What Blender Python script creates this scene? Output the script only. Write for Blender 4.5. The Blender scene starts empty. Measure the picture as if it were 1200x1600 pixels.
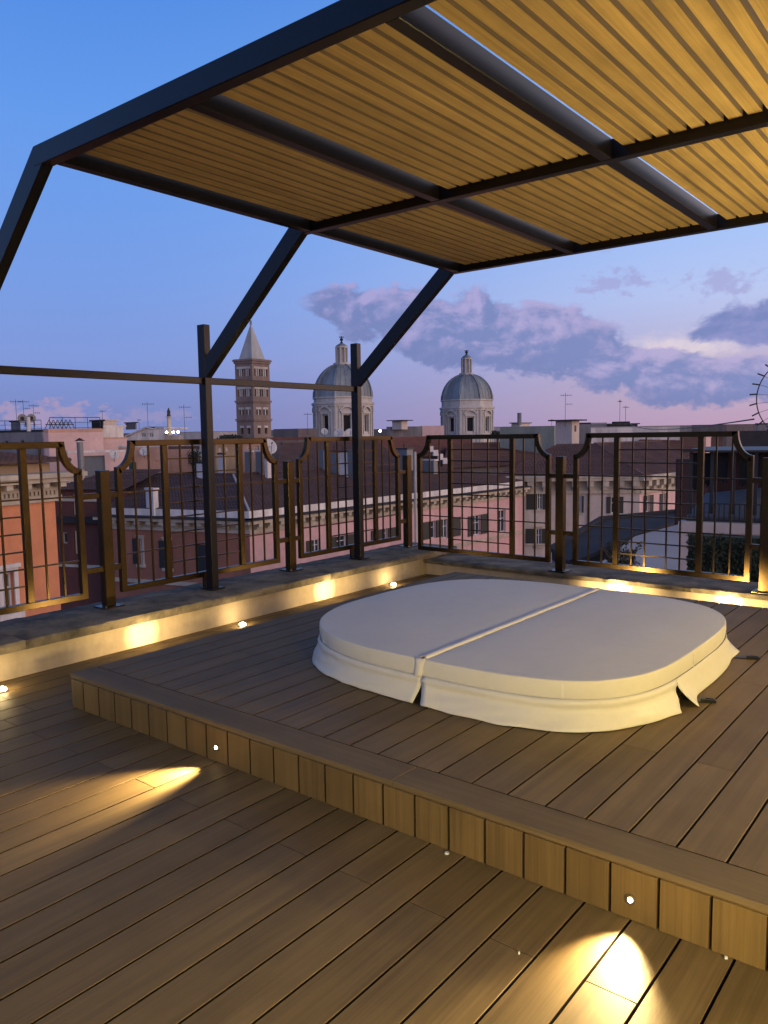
import bpy, bmesh, math, random
from math import sin, cos, pi, radians, sqrt, atan2
from mathutils import Vector, Matrix, noise
random.seed(7)
S = bpy.context.scene
COL = S.collection

# ------------------------------------------------------------------ camera
F_PX, PITCH, ROLL, YAW = 1224.63, -0.0989, -0.0150, 0.6749
CAM = Vector((3.8994, -2.1495, 1.4408))
def cam_axes():
    cy, sy, cp, sp = cos(YAW), sin(YAW), cos(PITCH), sin(PITCH)
    fw = Vector((-sy*cp, cy*cp, sp)); rt = Vector((cy, sy, 0)); up = rt.cross(fw)
    return rt*cos(ROLL)+up*sin(ROLL), up*cos(ROLL)-rt*sin(ROLL), fw
RT, UP, FW = cam_axes()
cd = bpy.data.cameras.new('camera'); cam = bpy.data.objects.new('camera', cd); COL.objects.link(cam)
cam.matrix_world = Matrix(((RT.x, UP.x, -FW.x, CAM.x), (RT.y, UP.y, -FW.y, CAM.y), (RT.z, UP.z, -FW.z, CAM.z), (0, 0, 0, 1)))
cd.sensor_fit = 'VERTICAL'; cd.sensor_height = 24; cd.lens = 24*F_PX/1600
cd.clip_start = 0.05; cd.clip_end = 6000
S.camera = cam

# ------------------------------------------------------------------ exposure
S.view_settings.view_transform = 'Standard'
S.view_settings.look = 'None'
S.view_settings.exposure = 0.0
S.view_settings.gamma = 1.0
S.view_settings.use_curve_mapping = False

# ------------------------------------------------------------------ world: dusk sky
def srgb(r, g, b):
    f = lambda c: (c/255/12.92) if c/255 <= .04045 else ((c/255+.055)/1.055)**2.4
    return (f(r), f(g), f(b), 1)
W = bpy.data.worlds.new('World'); S.world = W; W.use_nodes = True
def build_world():
    nt = W.node_tree; N = nt.nodes; L = nt.links
    for n in list(N): N.remove(n)
    def mk(t, **k):
        n = N.new(t)
        for a, b in k.items(): setattr(n, a, b)
        return n
    def lk(a, b): L.new(a, b)
    def M(op, a, b=None, c=None, clamp=False):
        n = mk('ShaderNodeMath', operation=op); n.use_clamp = clamp
        for i, v in enumerate((a, b, c)):
            if v is None: continue
            if isinstance(v, (int, float)): n.inputs[i].default_value = v
            else: lk(v, n.inputs[i])
        return n.outputs[0]
    def mix(f, a, b):
        n = mk('ShaderNodeMix', data_type='RGBA'); n.clamp_factor = True
        for i, v in ((0, f), (6, a), (7, b)):
            if isinstance(v, (int, float)): n.inputs[i].default_value = v
            elif isinstance(v, tuple): n.inputs[i].default_value = v
            else: lk(v, n.inputs[i])
        return n.outputs[2]
    def ramp(fac, stops, interp='LINEAR'):
        n = mk('ShaderNodeValToRGB'); cr = n.color_ramp; cr.interpolation = interp
        while len(cr.elements) > 1: cr.elements.remove(cr.elements[0])
        cr.elements[0].position = stops[0][0]; cr.elements[0].color = stops[0][1]
        for p, c in stops[1:]:
            e = cr.elements.new(p); e.color = c
        lk(fac, n.inputs[0]); return n.outputs[0]
    def smooth(x, lo, hi):
        n = mk('ShaderNodeMapRange', interpolation_type='SMOOTHSTEP'); n.clamp = True
        lk(x, n.inputs[0]); n.inputs[1].default_value = lo; n.inputs[2].default_value = hi
        return n.outputs[0]
    tc = mk('ShaderNodeTexCoord'); sx = mk('ShaderNodeSeparateXYZ'); lk(tc.outputs['Generated'], sx.inputs[0])
    x, y, z = sx.outputs
    el = M('MULTIPLY', M('ARCSINE', z), 180/pi)                 # elevation in degrees
    az = M('MULTIPLY', M('ARCTAN2', x, y), 180/pi)              # azimuth in degrees, 0 along +Y, 90 along +X
    e01 = M('DIVIDE', el, 90, clamp=True)
    g = lambda r, gg, b: srgb(r, gg, b)
    away = ramp(e01, [(0, g(122, 134, 190)), (.02, g(124, 138, 196)), (.06, g(130, 154, 218)), (.12, g(120, 158, 230)), (.22, g(103, 156, 236)),
                      (.34, g(74, 135, 225)), (.5, g(56, 82, 134)), (1, g(42, 52, 76))])
    glow = ramp(e01, [(0, g(192, 158, 186)), (.02, g(194, 168, 192)), (.055, g(192, 180, 210)), (.10, g(188, 202, 242)), (.16, g(162, 196, 252)),
                      (.24, g(138, 182, 248)), (.36, g(88, 140, 212)), (.5, g(58, 84, 134)), (1, g(42, 52, 76))])
    dusk = ramp(e01, [(0, (4.6, 2.5, 1.8, 1)), (.04, (4.6, 2.8, 2.1, 1)), (.10, (3.2, 2.4, 2.1, 1)), (.2, (1.3, 1.15, 1.2, 1)),
                      (.36, (1.05, 1.0, 1.2, 1)), (.52, (.6, .62, .85, 1)), (.75, g(64, 78, 116)), (1, g(42, 52, 76))])
    # closeness to the afterglow (to the right of the view, azimuth about 75 degrees)
    ca = M('COSINE', M('MULTIPLY', M('SUBTRACT', az, 75), pi/180))
    s1 = smooth(ca, -.72, .12)
    s2 = smooth(ca, .1, .98)
    base = mix(s2, mix(s1, away, glow), dusk)
    # ---- clouds, laid out in azimuth / elevation
    cv = mk('ShaderNodeCombineXYZ'); lk(az, cv.inputs[0]); lk(M('MULTIPLY', el, 1.5), cv.inputs[1])
    def noise_at(scale, detail, rough, dx=0., dy=0., dist=0.):
        v = mk('ShaderNodeVectorMath', operation='ADD'); lk(cv.outputs[0], v.inputs[0]); v.inputs[1].default_value = (dx, dy, 3.3)
        n = mk('ShaderNodeTexNoise'); lk(v.outputs[0], n.inputs['Vector'])
        n.inputs['Scale'].default_value = scale; n.inputs['Detail'].default_value = detail; n.inputs['Roughness'].default_value = rough
        n.inputs['Distortion'].default_value = dist
        return n.outputs[0]
    nb = noise_at(.24, 9, .58, 0, 0, .3)
    nb_up = noise_at(.24, 9, .58, -.5, .7, .3)
    nf = noise_at(.95, 6, .6, 11, 5)
    nl = noise_at(.12, 3, .5, 40, 9)
    a01 = M('DIVIDE', M('ADD', az, 75), 110, clamp=True)        # -75..35 degrees -> 0..1
    def A(d): return (d+75)/110
    def v(t): return (t, t, t, 1)
    # main bank: centre line and half thickness against azimuth
    mid = ramp(a01, [(A(-75), v(.8)), (A(-46), v(.80)), (A(-43.2), v(.77)), (A(-40.5), v(.72)), (A(-36.3), v(.63)), (A(-31.3), v(.59)), (A(-27), v(.535)), (A(-23.6), v(.43)), (A(-18.5), v(.29)), (A(-14.5), v(.25)), (A(-8), v(.27)), (A(35), v(.4))])
    thk = ramp(a01, [(A(-75), v(.0)), (A(-45.5), v(.0)), (A(-43.2), v(.075)), (A(-40.5), v(.16)), (A(-36.3), v(.20)), (A(-31.3), v(.235)), (A(-27), v(.245)), (A(-23.6), v(.215)), (A(-18.5), v(.155)), (A(-14.5), v(.115)), (A(-8), v(.16)), (A(10), v(.15)), (A(35), v(.0))])
    mid = M('MULTIPLY', mid, 12); thk = M('MULTIPLY', thk, 12)
    d1 = M('SUBTRACT', 1, M('DIVIDE', M('ABSOLUTE', M('SUBTRACT', el, mid)), M('MAXIMUM', thk, .05)))
    d1 = M('MAXIMUM', d1, -1.6)
    dens = M('ADD', M('ADD', d1, M('MULTIPLY', M('SUBTRACT', nb, .5), 2.3)), M('MULTIPLY', M('SUBTRACT', nf, .5), .9))
    body = M('MULTIPLY', smooth(dens, -.08, .26), smooth(thk, .2, 1.0))
    def blob(a0, e0, ra, re, amp=3.0, lo=.0, hi=.6, nz=None):
        q = M('SQRT', M('ADD', M('POWER', M('DIVIDE', M('SUBTRACT', az, a0), ra), 2), M('POWER', M('DIVIDE', M('SUBTRACT', el, e0), re), 2)))
        q = M('MAXIMUM', M('SUBTRACT', 1, q), -1.5)
        return smooth(M('ADD', q, M('MULTIPLY', M('SUBTRACT', nz or nb, .5), amp)), lo, hi)
    k2 = blob(-12.2, 7.0, 5.2, 1.55, 1.9, -.05, .22)
    small = M('MAXIMUM', blob(-22.4, 10.0, 3.2, 1.1, 3.4, .1, .8, nf), blob(-15.6, 9.6, 3.0, 1.15, 3.4, .1, .8, nf))
    small = M('MAXIMUM', small, M('MULTIPLY', blob(-23.2, 12.4, 2.6, .8, 3.4, .2, 1.1, nf), .6))
    small = M('MAXIMUM', small, M('MULTIPLY', blob(-47.5, 5.0, 2.6, .7, 3.4, .1, 1.0, nf), .45))
    puff = M('MULTIPLY', blob(-62.0, 1.7, 6.0, .95, 3.6, .1, .7, nf), .8)
    puff2 = M('MULTIPLY', blob(-55.5, 1.5, 4.0, .75, 3.6, .15, .8, nf), .55)
    # light from above: the density difference towards the upper left
    rel = M('MULTIPLY', M('SUBTRACT', nb, nb_up), 5.6)
    top = M('DIVIDE', M('SUBTRACT', el, mid), M('MAXIMUM', thk, .2))
    lit = smooth(M('ADD', M('ADD', M('MULTIPLY', top, .35), rel), M('MULTIPLY', M('SUBTRACT', nf, .5), 1.5)), -.45, 1.0)
    dark_c = mix(s1, g(116, 130, 184), g(126, 140, 192)); light_c = mix(s1, g(164, 160, 212), g(182, 172, 214))
    col_c = mix(lit, dark_c, light_c)
    low = smooth(top, -1.0, -.15)
    col_c = mix(M('MULTIPLY', M('SUBTRACT', 1, low), .6), col_c, g(118, 130, 182))
    # bright gaps above the bank on the afterglow side
    gap = blob(-18.2, 5.4, 5.0, 1.3, 1.2, -.1, 1.0, nf)
    gap = M('MULTIPLY', gap, .7)
    sky = mix(gap, base, g(240, 224, 224))
    sky = mix(M('MULTIPLY', body, .93), sky, col_c)
    col_k = mix(smooth(M('ADD', M('MULTIPLY', M('SUBTRACT', el, 7.0), .22), M('MULTIPLY', rel, .8)), -.5, .8), g(140, 146, 200), g(112, 130, 186))
    sky = mix(M('MULTIPLY', k2, .92), sky, col_k)
    sky = mix(M('MULTIPLY', small, .55), sky, g(160, 156, 206))
    sky = mix(puff, sky, g(172, 152, 186)); sky = mix(puff2, sky, g(160, 150, 190))
    # below the horizon the ground of the far city
    sky = mix(smooth(el, -.6, -.1), (.05, .05, .075, 1), sky)
    bg = mk('ShaderNodeBackground'); lk(sky, bg.inputs[0]); bg.inputs[1].default_value = 1.0
    out = mk('ShaderNodeOutputWorld'); lk(bg.outputs[0], out.inputs[0])
build_world()
W.cycles.sampling_method = 'MANUAL'; W.cycles.sample_map_resolution = 512
S.cycles.max_bounces = 6; S.cycles.diffuse_bounces = 3; S.cycles.glossy_bounces = 3
S.cycles.sample_clamp_indirect = 4.0
S.cycles.use_denoising = True

# ------------------------------------------------------------------ materials
MAT = {}
def nodes_of(name):
    m = bpy.data.materials.new(name); m.use_nodes = True; nt = m.node_tree
    return m, nt, nt.nodes, nt.links, nt.nodes['Principled BSDF']
def tex_noise(nt, vec, scale, detail=4, rough=.6):
    n = nt.nodes.new('ShaderNodeTexNoise'); n.inputs['Scale'].default_value = scale
    n.inputs['Detail'].default_value = detail; n.inputs['Roughness'].default_value = rough
    if vec is not None: nt.links.new(vec, n.inputs['Vector'])
    return n.outputs[0]
def tex_ramp(nt, fac, stops):
    n = nt.nodes.new('ShaderNodeValToRGB'); cr = n.color_ramp
    while len(cr.elements) > 1: cr.elements.remove(cr.elements[0])
    cr.elements[0].position, cr.elements[0].color = stops[0]
    for p, c in stops[1:]: cr.elements.new(p).color = c
    nt.links.new(fac, n.inputs[0]); return n.outputs[0]
def c3(c, k=1): return (c[0]*k, c[1]*k, c[2]*k, 1)
def mapping(nt, src, scale, loc=None):
    m = nt.nodes.new('ShaderNodeMapping'); m.inputs['Scale'].default_value = scale
    nt.links.new(src, m.inputs['Vector'])
    if loc is not None: nt.links.new(loc, m.inputs['Location'])
    return m.outputs[0]
def rand_offset(nt, k=50):
    oi = nt.nodes.new('ShaderNodeObjectInfo'); v = nt.nodes.new('ShaderNodeVectorMath'); v.operation = 'SCALE'
    cx = nt.nodes.new('ShaderNodeCombineXYZ')
    for i in range(3): nt.links.new(oi.outputs['Random'], cx.inputs[i])
    nt.links.new(cx.outputs[0], v.inputs[0]); v.inputs['Scale'].default_value = k
    return oi.outputs['Random'], v.outputs[0]
def multiply(nt, a, b, fac=1.0):
    n = nt.nodes.new('ShaderNodeMix'); n.data_type = 'RGBA'; n.blend_type = 'MULTIPLY'; n.inputs[0].default_value = fac
    nt.links.new(a, n.inputs[6]); nt.links.new(b, n.inputs[7]); return n.outputs[2]
def bump(nt, h, bsdf, strength, dist):
    b = nt.nodes.new('ShaderNodeBump'); b.inputs['Strength'].default_value = strength; b.inputs['Distance'].default_value = dist
    nt.links.new(h, b.inputs['Height']); nt.links.new(b.outputs[0], bsdf.inputs['Normal'])
def wood(name, col, stretch, rough=.5, vary=.22, bmp=.35, spec=.5):
    m, nt, N, L, P = nodes_of(name)
    tc = N.new('ShaderNodeTexCoord'); r, off = rand_offset(nt)
    g1 = tex_noise(nt, mapping(nt, tc.outputs['Object'], tuple(120 if s else 2.2 for s in stretch), off), 1, 5, .65)
    g2 = tex_noise(nt, mapping(nt, tc.outputs['Object'], tuple(26 if s else .9 for s in stretch), off), 1, 3, .5)
    blot = tex_noise(nt, mapping(nt, tc.outputs['Object'], (2.3, 2.3, 2.3), off), 1, 4, .6)
    a = tex_ramp(nt, g1, [(.3, c3(col, .78)), (.7, c3(col, 1.14))])
    b = tex_ramp(nt, g2, [(.3, (.84, .83, .82, 1)), (.7, (1.08, 1.07, 1.06, 1))])
    c = tex_ramp(nt, r, [(0, (1-vary, 1-vary*1.05, 1-vary*1.1, 1)), (.5, (1, 1, 1, 1)), (1, (1+vary*.6, 1+vary*.55, 1+vary*.5, 1))])
    d = tex_ramp(nt, blot, [(.3, (.82, .82, .84, 1)), (.6, (1.04, 1.04, 1.03, 1))])
    x = multiply(nt, multiply(nt, multiply(nt, a, b), c), d)
    L.new(x, P.inputs['Base Color'])
    rr = tex_ramp(nt, g1, [(.25, (rough-.1,)*3+(1,)), (.75, (rough+.12,)*3+(1,))]); L.new(rr, P.inputs['Roughness'])
    P.inputs['Specular IOR Level'].default_value = spec
    bump(nt, g1, P, bmp, .002); MAT[name] = m; return m
def plain(name, col, rough=.6, metal=0., scale=6., vary=.12, bmp=.0, bscale=40., emit=None, estr=0., spec=.5, bdist=.01):
    m, nt, N, L, P = nodes_of(name)
    tc = N.new('ShaderNodeTexCoord')
    n = tex_noise(nt, tc.outputs['Object'], scale, 5, .6)
    L.new(tex_ramp(nt, n, [(.25, c3(col, 1-vary)), (.75, c3(col, 1+vary))]), P.inputs['Base Color'])
    P.inputs['Roughness'].default_value = rough; P.inputs['Metallic'].default_value = metal
    P.inputs['Specular IOR Level'].default_value = spec
    if bmp: bump(nt, tex_noise(nt, tc.outputs['Object'], bscale, 4, .6), P, bmp, bdist)
    if emit: P.inputs['Emission Color'].default_value = emit; P.inputs['Emission Strength'].default_value = estr
    MAT[name] = m; return m
def stained(name, col, stain, scale=1.2, rough=.85, amount=.5, streak=True, bmp=.1, bscale=30):
    """plaster or stone with weather stains of their own shape"""
    m, nt, N, L, P = nodes_of(name)
    tc = N.new('ShaderNodeTexCoord')
    a = tex_noise(nt, mapping(nt, tc.outputs['Object'], (scale, scale, scale*(.25 if streak else 1))), 1, 6, .65)
    b = tex_noise(nt, tc.outputs['Object'], scale*7, 5, .7)
    mx = N.new('ShaderNodeMix'); mx.data_type = 'RGBA'
    L.new(tex_ramp(nt, a, [(.5-.22*amount, (1, 1, 1, 1)), (.62, (0, 0, 0, 1))]), mx.inputs[0])
    mx.inputs[6].default_value = c3(col); mx.inputs[7].default_value = c3(stain)
    L.new(multiply(nt, mx.outputs[2], tex_ramp(nt, b, [(.3, (.88, .88, .88, 1)), (.7, (1.06, 1.06, 1.06, 1))])), P.inputs['Base Color'])
    P.inputs['Roughness'].default_value = rough
    bump(nt, b, P, bmp, .02 if bscale < 40 else .004)
    MAT[name] = m; return m
def speckled(name, col, rough=.42, metal=.0, spec=.5):
    """powder-coated metal with a fine metallic fleck"""
    m, nt, N, L, P = nodes_of(name)
    tc = N.new('ShaderNodeTexCoord')
    a = tex_noise(nt, tc.outputs['Object'], 260, 2, .5); b = tex_noise(nt, tc.outputs['Object'], 3, 4, .6)
    x = multiply(nt, tex_ramp(nt, a, [(.35, c3(col, .75)), (.62, c3(col, 1.2)), (.72, c3(col, 2.2))]), tex_ramp(nt, b, [(.3, (.8, .8, .8, 1)), (.7, (1.1, 1.1, 1.1, 1))]))
    L.new(x, P.inputs['Base Color']); P.inputs['Roughness'].default_value = rough; P.inputs['Metallic'].default_value = metal
    P.inputs['Specular IOR Level'].default_value = spec
    bump(nt, a, P, .15, .001); MAT[name] = m; return m

DECK = (.180, .127, .062)
wood('deck_wood', DECK, (1, 0, 1), .55, .15, .4, .22)
wood('border_wood', (.160, .117, .066), (0, 1, 1), .58, .06, .35, .16)
wood('riser_wood', (.160, .103, .036), (1, 1, 0), .5, .10)
wood('board_gap_shade', (.028, .019, .012), (1, 0, 1), .8, .05, .05, .1)
wood('slat_side_shade', (.24, .175, .11), (1, 0, 1), .7, .05, .06, .2)
wood('slat_wood', (.52, .365, .165), (1, 0, 1), .6, .05, .06, .25)
plain('joist', (.008, .006, .005), .9)
speckled('pergola_metal', (.010, .008, .009), .34, 0, .3)
speckled('fence_metal', (.062, .041, .017), .31, .85)
plain('steel', (.3, .3, .3), .35, 1.)
plain('brass_ring', (.45, .42, .36), .3, 1.)
stained('coping_stone', (.215, .18, .13), (.042, .038, .030), 5, .9, .75, False, .5, 30)
stained('wall_cream', (.52, .43, .32), (.41, .335, .245), 2.4, .85, .45, True, .12, 45)
def vinyl(name, col):
    m, nt, N, L, P = nodes_of(name)
    tc = N.new('ShaderNodeTexCoord')
    n = tex_noise(nt, tc.outputs['Object'], 2.2, 5, .6); w = tex_noise(nt, mapping(nt, tc.outputs['Object'], (7, 3.2, 9)), 1, 3, .55); g = tex_noise(nt, tc.outputs['Object'], 420, 2, .5)
    N2 = [q for q in N if q.type == 'TEX_NOISE'][1]; N2.inputs['Distortion'].default_value = 1.6
    L.new(multiply(nt, tex_ramp(nt, n, [(.25, c3(col, .94)), (.75, c3(col, 1.03))]), tex_ramp(nt, tex_noise(nt, tc.outputs['Object'], 14, 6, .7), [(.34, (.965, .96, .95, 1)), (.5, (1, 1, 1, 1))])), P.inputs['Base Color'])
    P.inputs['Roughness'].default_value = .46; P.inputs['Specular IOR Level'].default_value = .4
    b1 = N.new('ShaderNodeBump'); b1.inputs['Strength'].default_value = .16; b1.inputs['Distance'].default_value = .010; L.new(w, b1.inputs['Height'])
    b2 = N.new('ShaderNodeBump'); b2.inputs['Strength'].default_value = .10; b2.inputs['Distance'].default_value = .001; L.new(g, b2.inputs['Height']); L.new(b1.outputs[0], b2.inputs['Normal'])
    L.new(b2.outputs[0], P.inputs['Normal']); MAT[name] = m
vinyl('cover_vinyl', (.68, .64, .56))
plain('vinyl_seam', (.74, .69, .61), .45, 0, 4, .03)
plain('slit_shade', (.012, .012, .013), .7)
plain('black_plastic', (.012, .012, .012), .35)
plain('lens_warm', (1, .8, .5), .3, emit=(1, .72, .34, 1), estr=45)
plain('lens_soft', (1, .8, .5), .3, emit=(1, .75, .4, 1), estr=60)
plain('shade_lit', (1, .85, .6), .4, emit=(1, .68, .3, 1), estr=6)
plain('house_wall', (.55, .46, .34), .9, 0, 2, .06)
# city
stained('plaster_pink', (.68, .41, .40), (.56, .34, .335), .35, .9, .25)
stained('plaster_coral', (.66, .265, .125), (.55, .215, .105), .4, .9, .25)
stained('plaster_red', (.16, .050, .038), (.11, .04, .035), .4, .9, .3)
stained('plaster_pink_shaded', (.36, .145, .09), (.27, .115, .075), .5, .9, .3)
stained('plaster_blush', (.70, .48, .45), (.60, .41, .39), .3, .9, .2)
stained('plaster_peach', (.58, .34, .24), (.42, .25, .19), .6, .9, .6)
stained('plaster_beige', (.60, .51, .45), (.48, .41, .37), .4, .9, .3)
stained('plaster_white', (.74, .68, .63), (.5, .46, .44), .6, .9, .3)
stained('plaster_grey', (.22, .21, .22), (.15, .15, .16), .6, .9, .4)
stained('plaster_green', (.30, .31, .25), (.23, .24, .20), .4, .9, .3)
stained('plaster_brown', (.20, .16, .145), (.15, .12, .115), .4, .9, .3)
stained('plaster_ochre', (.36, .26, .16), (.25, .18, .12), .5, .9, .5)
stained('trim_stone', (.54, .47, .37), (.36, .32, .26), .8, .85, .35)
stained('trim_white', (.72, .68, .66), (.52, .49, .48), 1.0, .85, .3)
stained('church_stone', (.56, .53, .49), (.36, .34, .33), .12, .9, .45)
stained('church_lead', (.25, .29, .32), (.13, .155, .18), .16, .55, .55)
stained('tower_brick', (.25, .185, .16), (.17, .13, .12), .14, .92, .5)
stained('spire_stone', (.40, .42, .44), (.28, .30, .32), .12, .7, .4)
def tile_mat(name, col, vary=.3):
    m, nt, N, L, P = nodes_of(name)
    tc = N.new('ShaderNodeTexCoord')
    a = tex_noise(nt, tc.outputs['Object'], 5.0, 3, .7); b = tex_noise(nt, tc.outputs['Object'], .5, 5, .6)
    x = multiply(nt, tex_ramp(nt, a, [(.3, c3(col, 1-vary)), (.55, c3(col)), (.75, c3((col[0]*1.3, col[1]*1.2, col[2]*1.15), 1))]), tex_ramp(nt, b, [(.3, (.72, .72, .76, 1)), (.7, (1.15, 1.12, 1.1, 1))]))
    L.new(x, P.inputs['Base Color']); P.inputs['Roughness'].default_value = .9; MAT[name] = m
tile_mat('tiles_dark', (.085, .052, .050))
tile_mat('tiles_brown', (.120, .066, .058))
tile_mat('tiles_red', (.17, .066, .052))
plain('slate_roof', (.040, .040, .046), .92, 0, .6, .25, spec=.12)
plain('flat_roof', (.34, .31, .30), .9, 0, .4, .1)
plain('shutter_dark', (.022, .024, .024), .6)
plain('shutter_green', (.02, .10, .085), .6)
plain('shutter_grey', (.10, .11, .12), .6)
plain('glass_dark', (.03, .035, .045), .12, 0, 2, .2)
plain('glass_blue', (.04, .07, .13), .1, 0, 2, .2)
plain('window_white', (.62, .62, .64), .5)
plain('void_dark', (.012, .012, .014), .9)
plain('maroon_wall', (.045, .022, .022), .9, 0, .8, .2)
plain('dark_metal', (.02, .02, .024), .5)
plain('grey_metal', (.16, .17, .18), .45, .3)
plain('dish_grey', (.45, .45, .46), .5)
plain('awning_grey', (.13, .14, .16), .8)
plain('leaf_dark', (.022, .036, .018), .8, 0, 9, .5)
plain('leaf_pine', (.030, .042, .030), .9, 0, 2, .4)
plain('twig', (.16, .11, .07), .8, 0, 9, .3)
plain('bark', (.08, .06, .05), .9)
plain('bronze_statue', (.03, .032, .035), .5, .5)
plain('column_marble', (.45, .42, .36), .7)
plain('flood_lamp', (1, .9, .7), .3, emit=(1, .78, .42, 1), estr=26)
plain('street_lamp', (.8, .95, 1), .3, emit=(.7, .9, 1, 1), estr=14)
plain('asphalt', (.05, .05, .055), .9, 0, .05, .2)
plain('mortar', (.42, .38, .36), .9)

# ------------------------------------------------------------------ mesh helpers
def wloc(o):
    v = Vector((0, 0, 0))
    while o is not None: v += o.location; o = o.parent
    return v
class MB:
    def __init__(s): s.v = []; s.f = []; s.smooth = False
    def add(s, vs, fs):
        b = len(s.v); s.v += [tuple(p) for p in vs]; s.f += [tuple(b+i for i in f) for f in fs]; return s
    def quad(s, *p): return s.add(p, [tuple(range(len(p)))])
    def box(s, x0, x1, y0, y1, z0, z1):
        return s.add([(x0, y0, z0), (x1, y0, z0), (x1, y1, z0), (x0, y1, z0), (x0, y0, z1), (x1, y0, z1), (x1, y1, z1), (x0, y1, z1)],
                     [(0, 3, 2, 1), (4, 5, 6, 7), (0, 1, 5, 4), (1, 2, 6, 5), (2, 3, 7, 6), (3, 0, 4, 7)])
    def cbox(s, x0, x1, y0, y1, z0, z1, c=.003):
        """box with chamfered edges"""
        c = min(c, (x1-x0)*.45, (y1-y0)*.45, (z1-z0)*.45)
        vs = []; idx = {}
        for i, X in enumerate(((x0, x0+c), (x1, x1-c))):
            for j, Y in enumerate(((y0, y0+c), (y1, y1-c))):
                for k, Z in enumerate(((z0, z0+c), (z1, z1-c))):
                    for a in range(3):
                        idx[i, j, k, a] = len(vs); vs.append((X[0 if a == 0 else 1], Y[0 if a == 1 else 1], Z[0 if a == 2 else 1]))
        I = lambda i, j, k, a: idx[i, j, k, a]
        fs = []
        fs += [(I(0,0,0,0), I(0,0,1,0), I(0,1,1,0), I(0,1,0,0)), (I(1,0,0,0), I(1,1,0,0), I(1,1,1,0), I(1,0,1,0))]
        fs += [(I(0,0,0,1), I(1,0,0,1), I(1,0,1,1), I(0,0,1,1)), (I(0,1,0,1), I(0,1,1,1), I(1,1,1,1), I(1,1,0,1))]
        fs += [(I(0,0,0,2), I(0,1,0,2), I(1,1,0,2), I(1,0,0,2)), (I(0,0,1,2), I(1,0,1,2), I(1,1,1,2), I(0,1,1,2))]
        for p in (0, 1):
            for q in (0, 1):
                fs += [(I(0,p,q,1), I(1,p,q,1), I(1,p,q,2), I(0,p,q,2)), (I(p,0,q,0), I(p,1,q,0), I(p,1,q,2), I(p,0,q,2)), (I(p,q,0,0), I(p,q,1,0), I(p,q,1,1), I(p,q,0,1))]
        for i in (0, 1):
            for j in (0, 1):
                for k in (0, 1): fs.append((I(i,j,k,0), I(i,j,k,1), I(i,j,k,2)))
        return s.add(vs, fs)
    def prism(s, poly, z0, z1):
        n = len(poly); vs = [(p[0], p[1], z0) for p in poly]+[(p[0], p[1], z1) for p in poly]
        return s.add(vs, [tuple(range(n))[::-1], tuple(range(n, 2*n))]+[(i, (i+1) % n, n+(i+1) % n, n+i) for i in range(n)])
    def bar(s, a, b, w, h=None, up=(0, 0, 1)):
        """rectangular bar from a to b; w across, h along up"""
        a, b = Vector(a), Vector(b); h = h or w; d = (b-a).normalized(); u = Vector(up)
        if abs(d.dot(u)) > .98: u = Vector((1, 0, 0))
        r = d.cross(u).normalized(); u = r.cross(d).normalized()
        vs = [p+r*(i*w/2)+u*(j*h/2) for p in (a, b) for i, j in ((-1, -1), (1, -1), (1, 1), (-1, 1))]
        return s.add(vs, [(0, 3, 2, 1), (4, 5, 6, 7), (0, 1, 5, 4), (1, 2, 6, 5), (2, 3, 7, 6), (3, 0, 4, 7)])
    def tube(s, a, b, r, n=8, r2=None, caps=True):
        a, b = Vector(a), Vector(b); d = (b-a).normalized(); u = Vector((0, 0, 1)) if abs(d.z) < .95 else Vector((1, 0, 0))
        x = d.cross(u).normalized(); y = x.cross(d); r2 = r if r2 is None else r2
        vs = [a+(x*cos(2*pi*i/n)+y*sin(2*pi*i/n))*r for i in range(n)]+[b+(x*cos(2*pi*i/n)+y*sin(2*pi*i/n))*r2 for i in range(n)]
        fs = [(i, n+i, n+(i+1) % n, (i+1) % n) for i in range(n)]
        if caps: fs += [tuple(range(n)), tuple(range(n, 2*n))[::-1]]
        return s.add(vs, fs)
    def lathe(s, c, prof, n=24, a0=0., a1=2*pi):
        full = abs(a1-a0-2*pi) < 1e-6; m = n if full else n+1; vs = []
        for r, z in prof:
            for i in range(m):
                t = a0+(a1-a0)*i/n; vs.append((c[0]+r*cos(t), c[1]+r*sin(t), c[2]+z))
        fs = []
        for j in range(len(prof)-1):
            for i in range(n):
                k = (i+1) % m; fs.append((j*m+i, j*m+k, (j+1)*m+k, (j+1)*m+i))
        return s.add(vs, fs)
    def build(s, name, mat, parent=None, smooth=None, origin=None):
        pw = wloc(parent) if parent is not None else Vector((0, 0, 0))
        o0 = Vector(origin) if origin is not None else pw
        me = bpy.data.meshes.new(name); me.from_pydata([tuple(Vector(p)-o0) for p in s.v], [], s.f); me.update()
        ob = bpy.data.objects.new(name, me); COL.objects.link(ob)
        me.materials.append(MAT[mat])
        if parent is not None: ob.parent = parent
        ob.location = o0-pw
        if smooth if smooth is not None else s.smooth:
            for p in me.polygons: p.use_smooth = True
        return ob
_cache = {}
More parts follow.
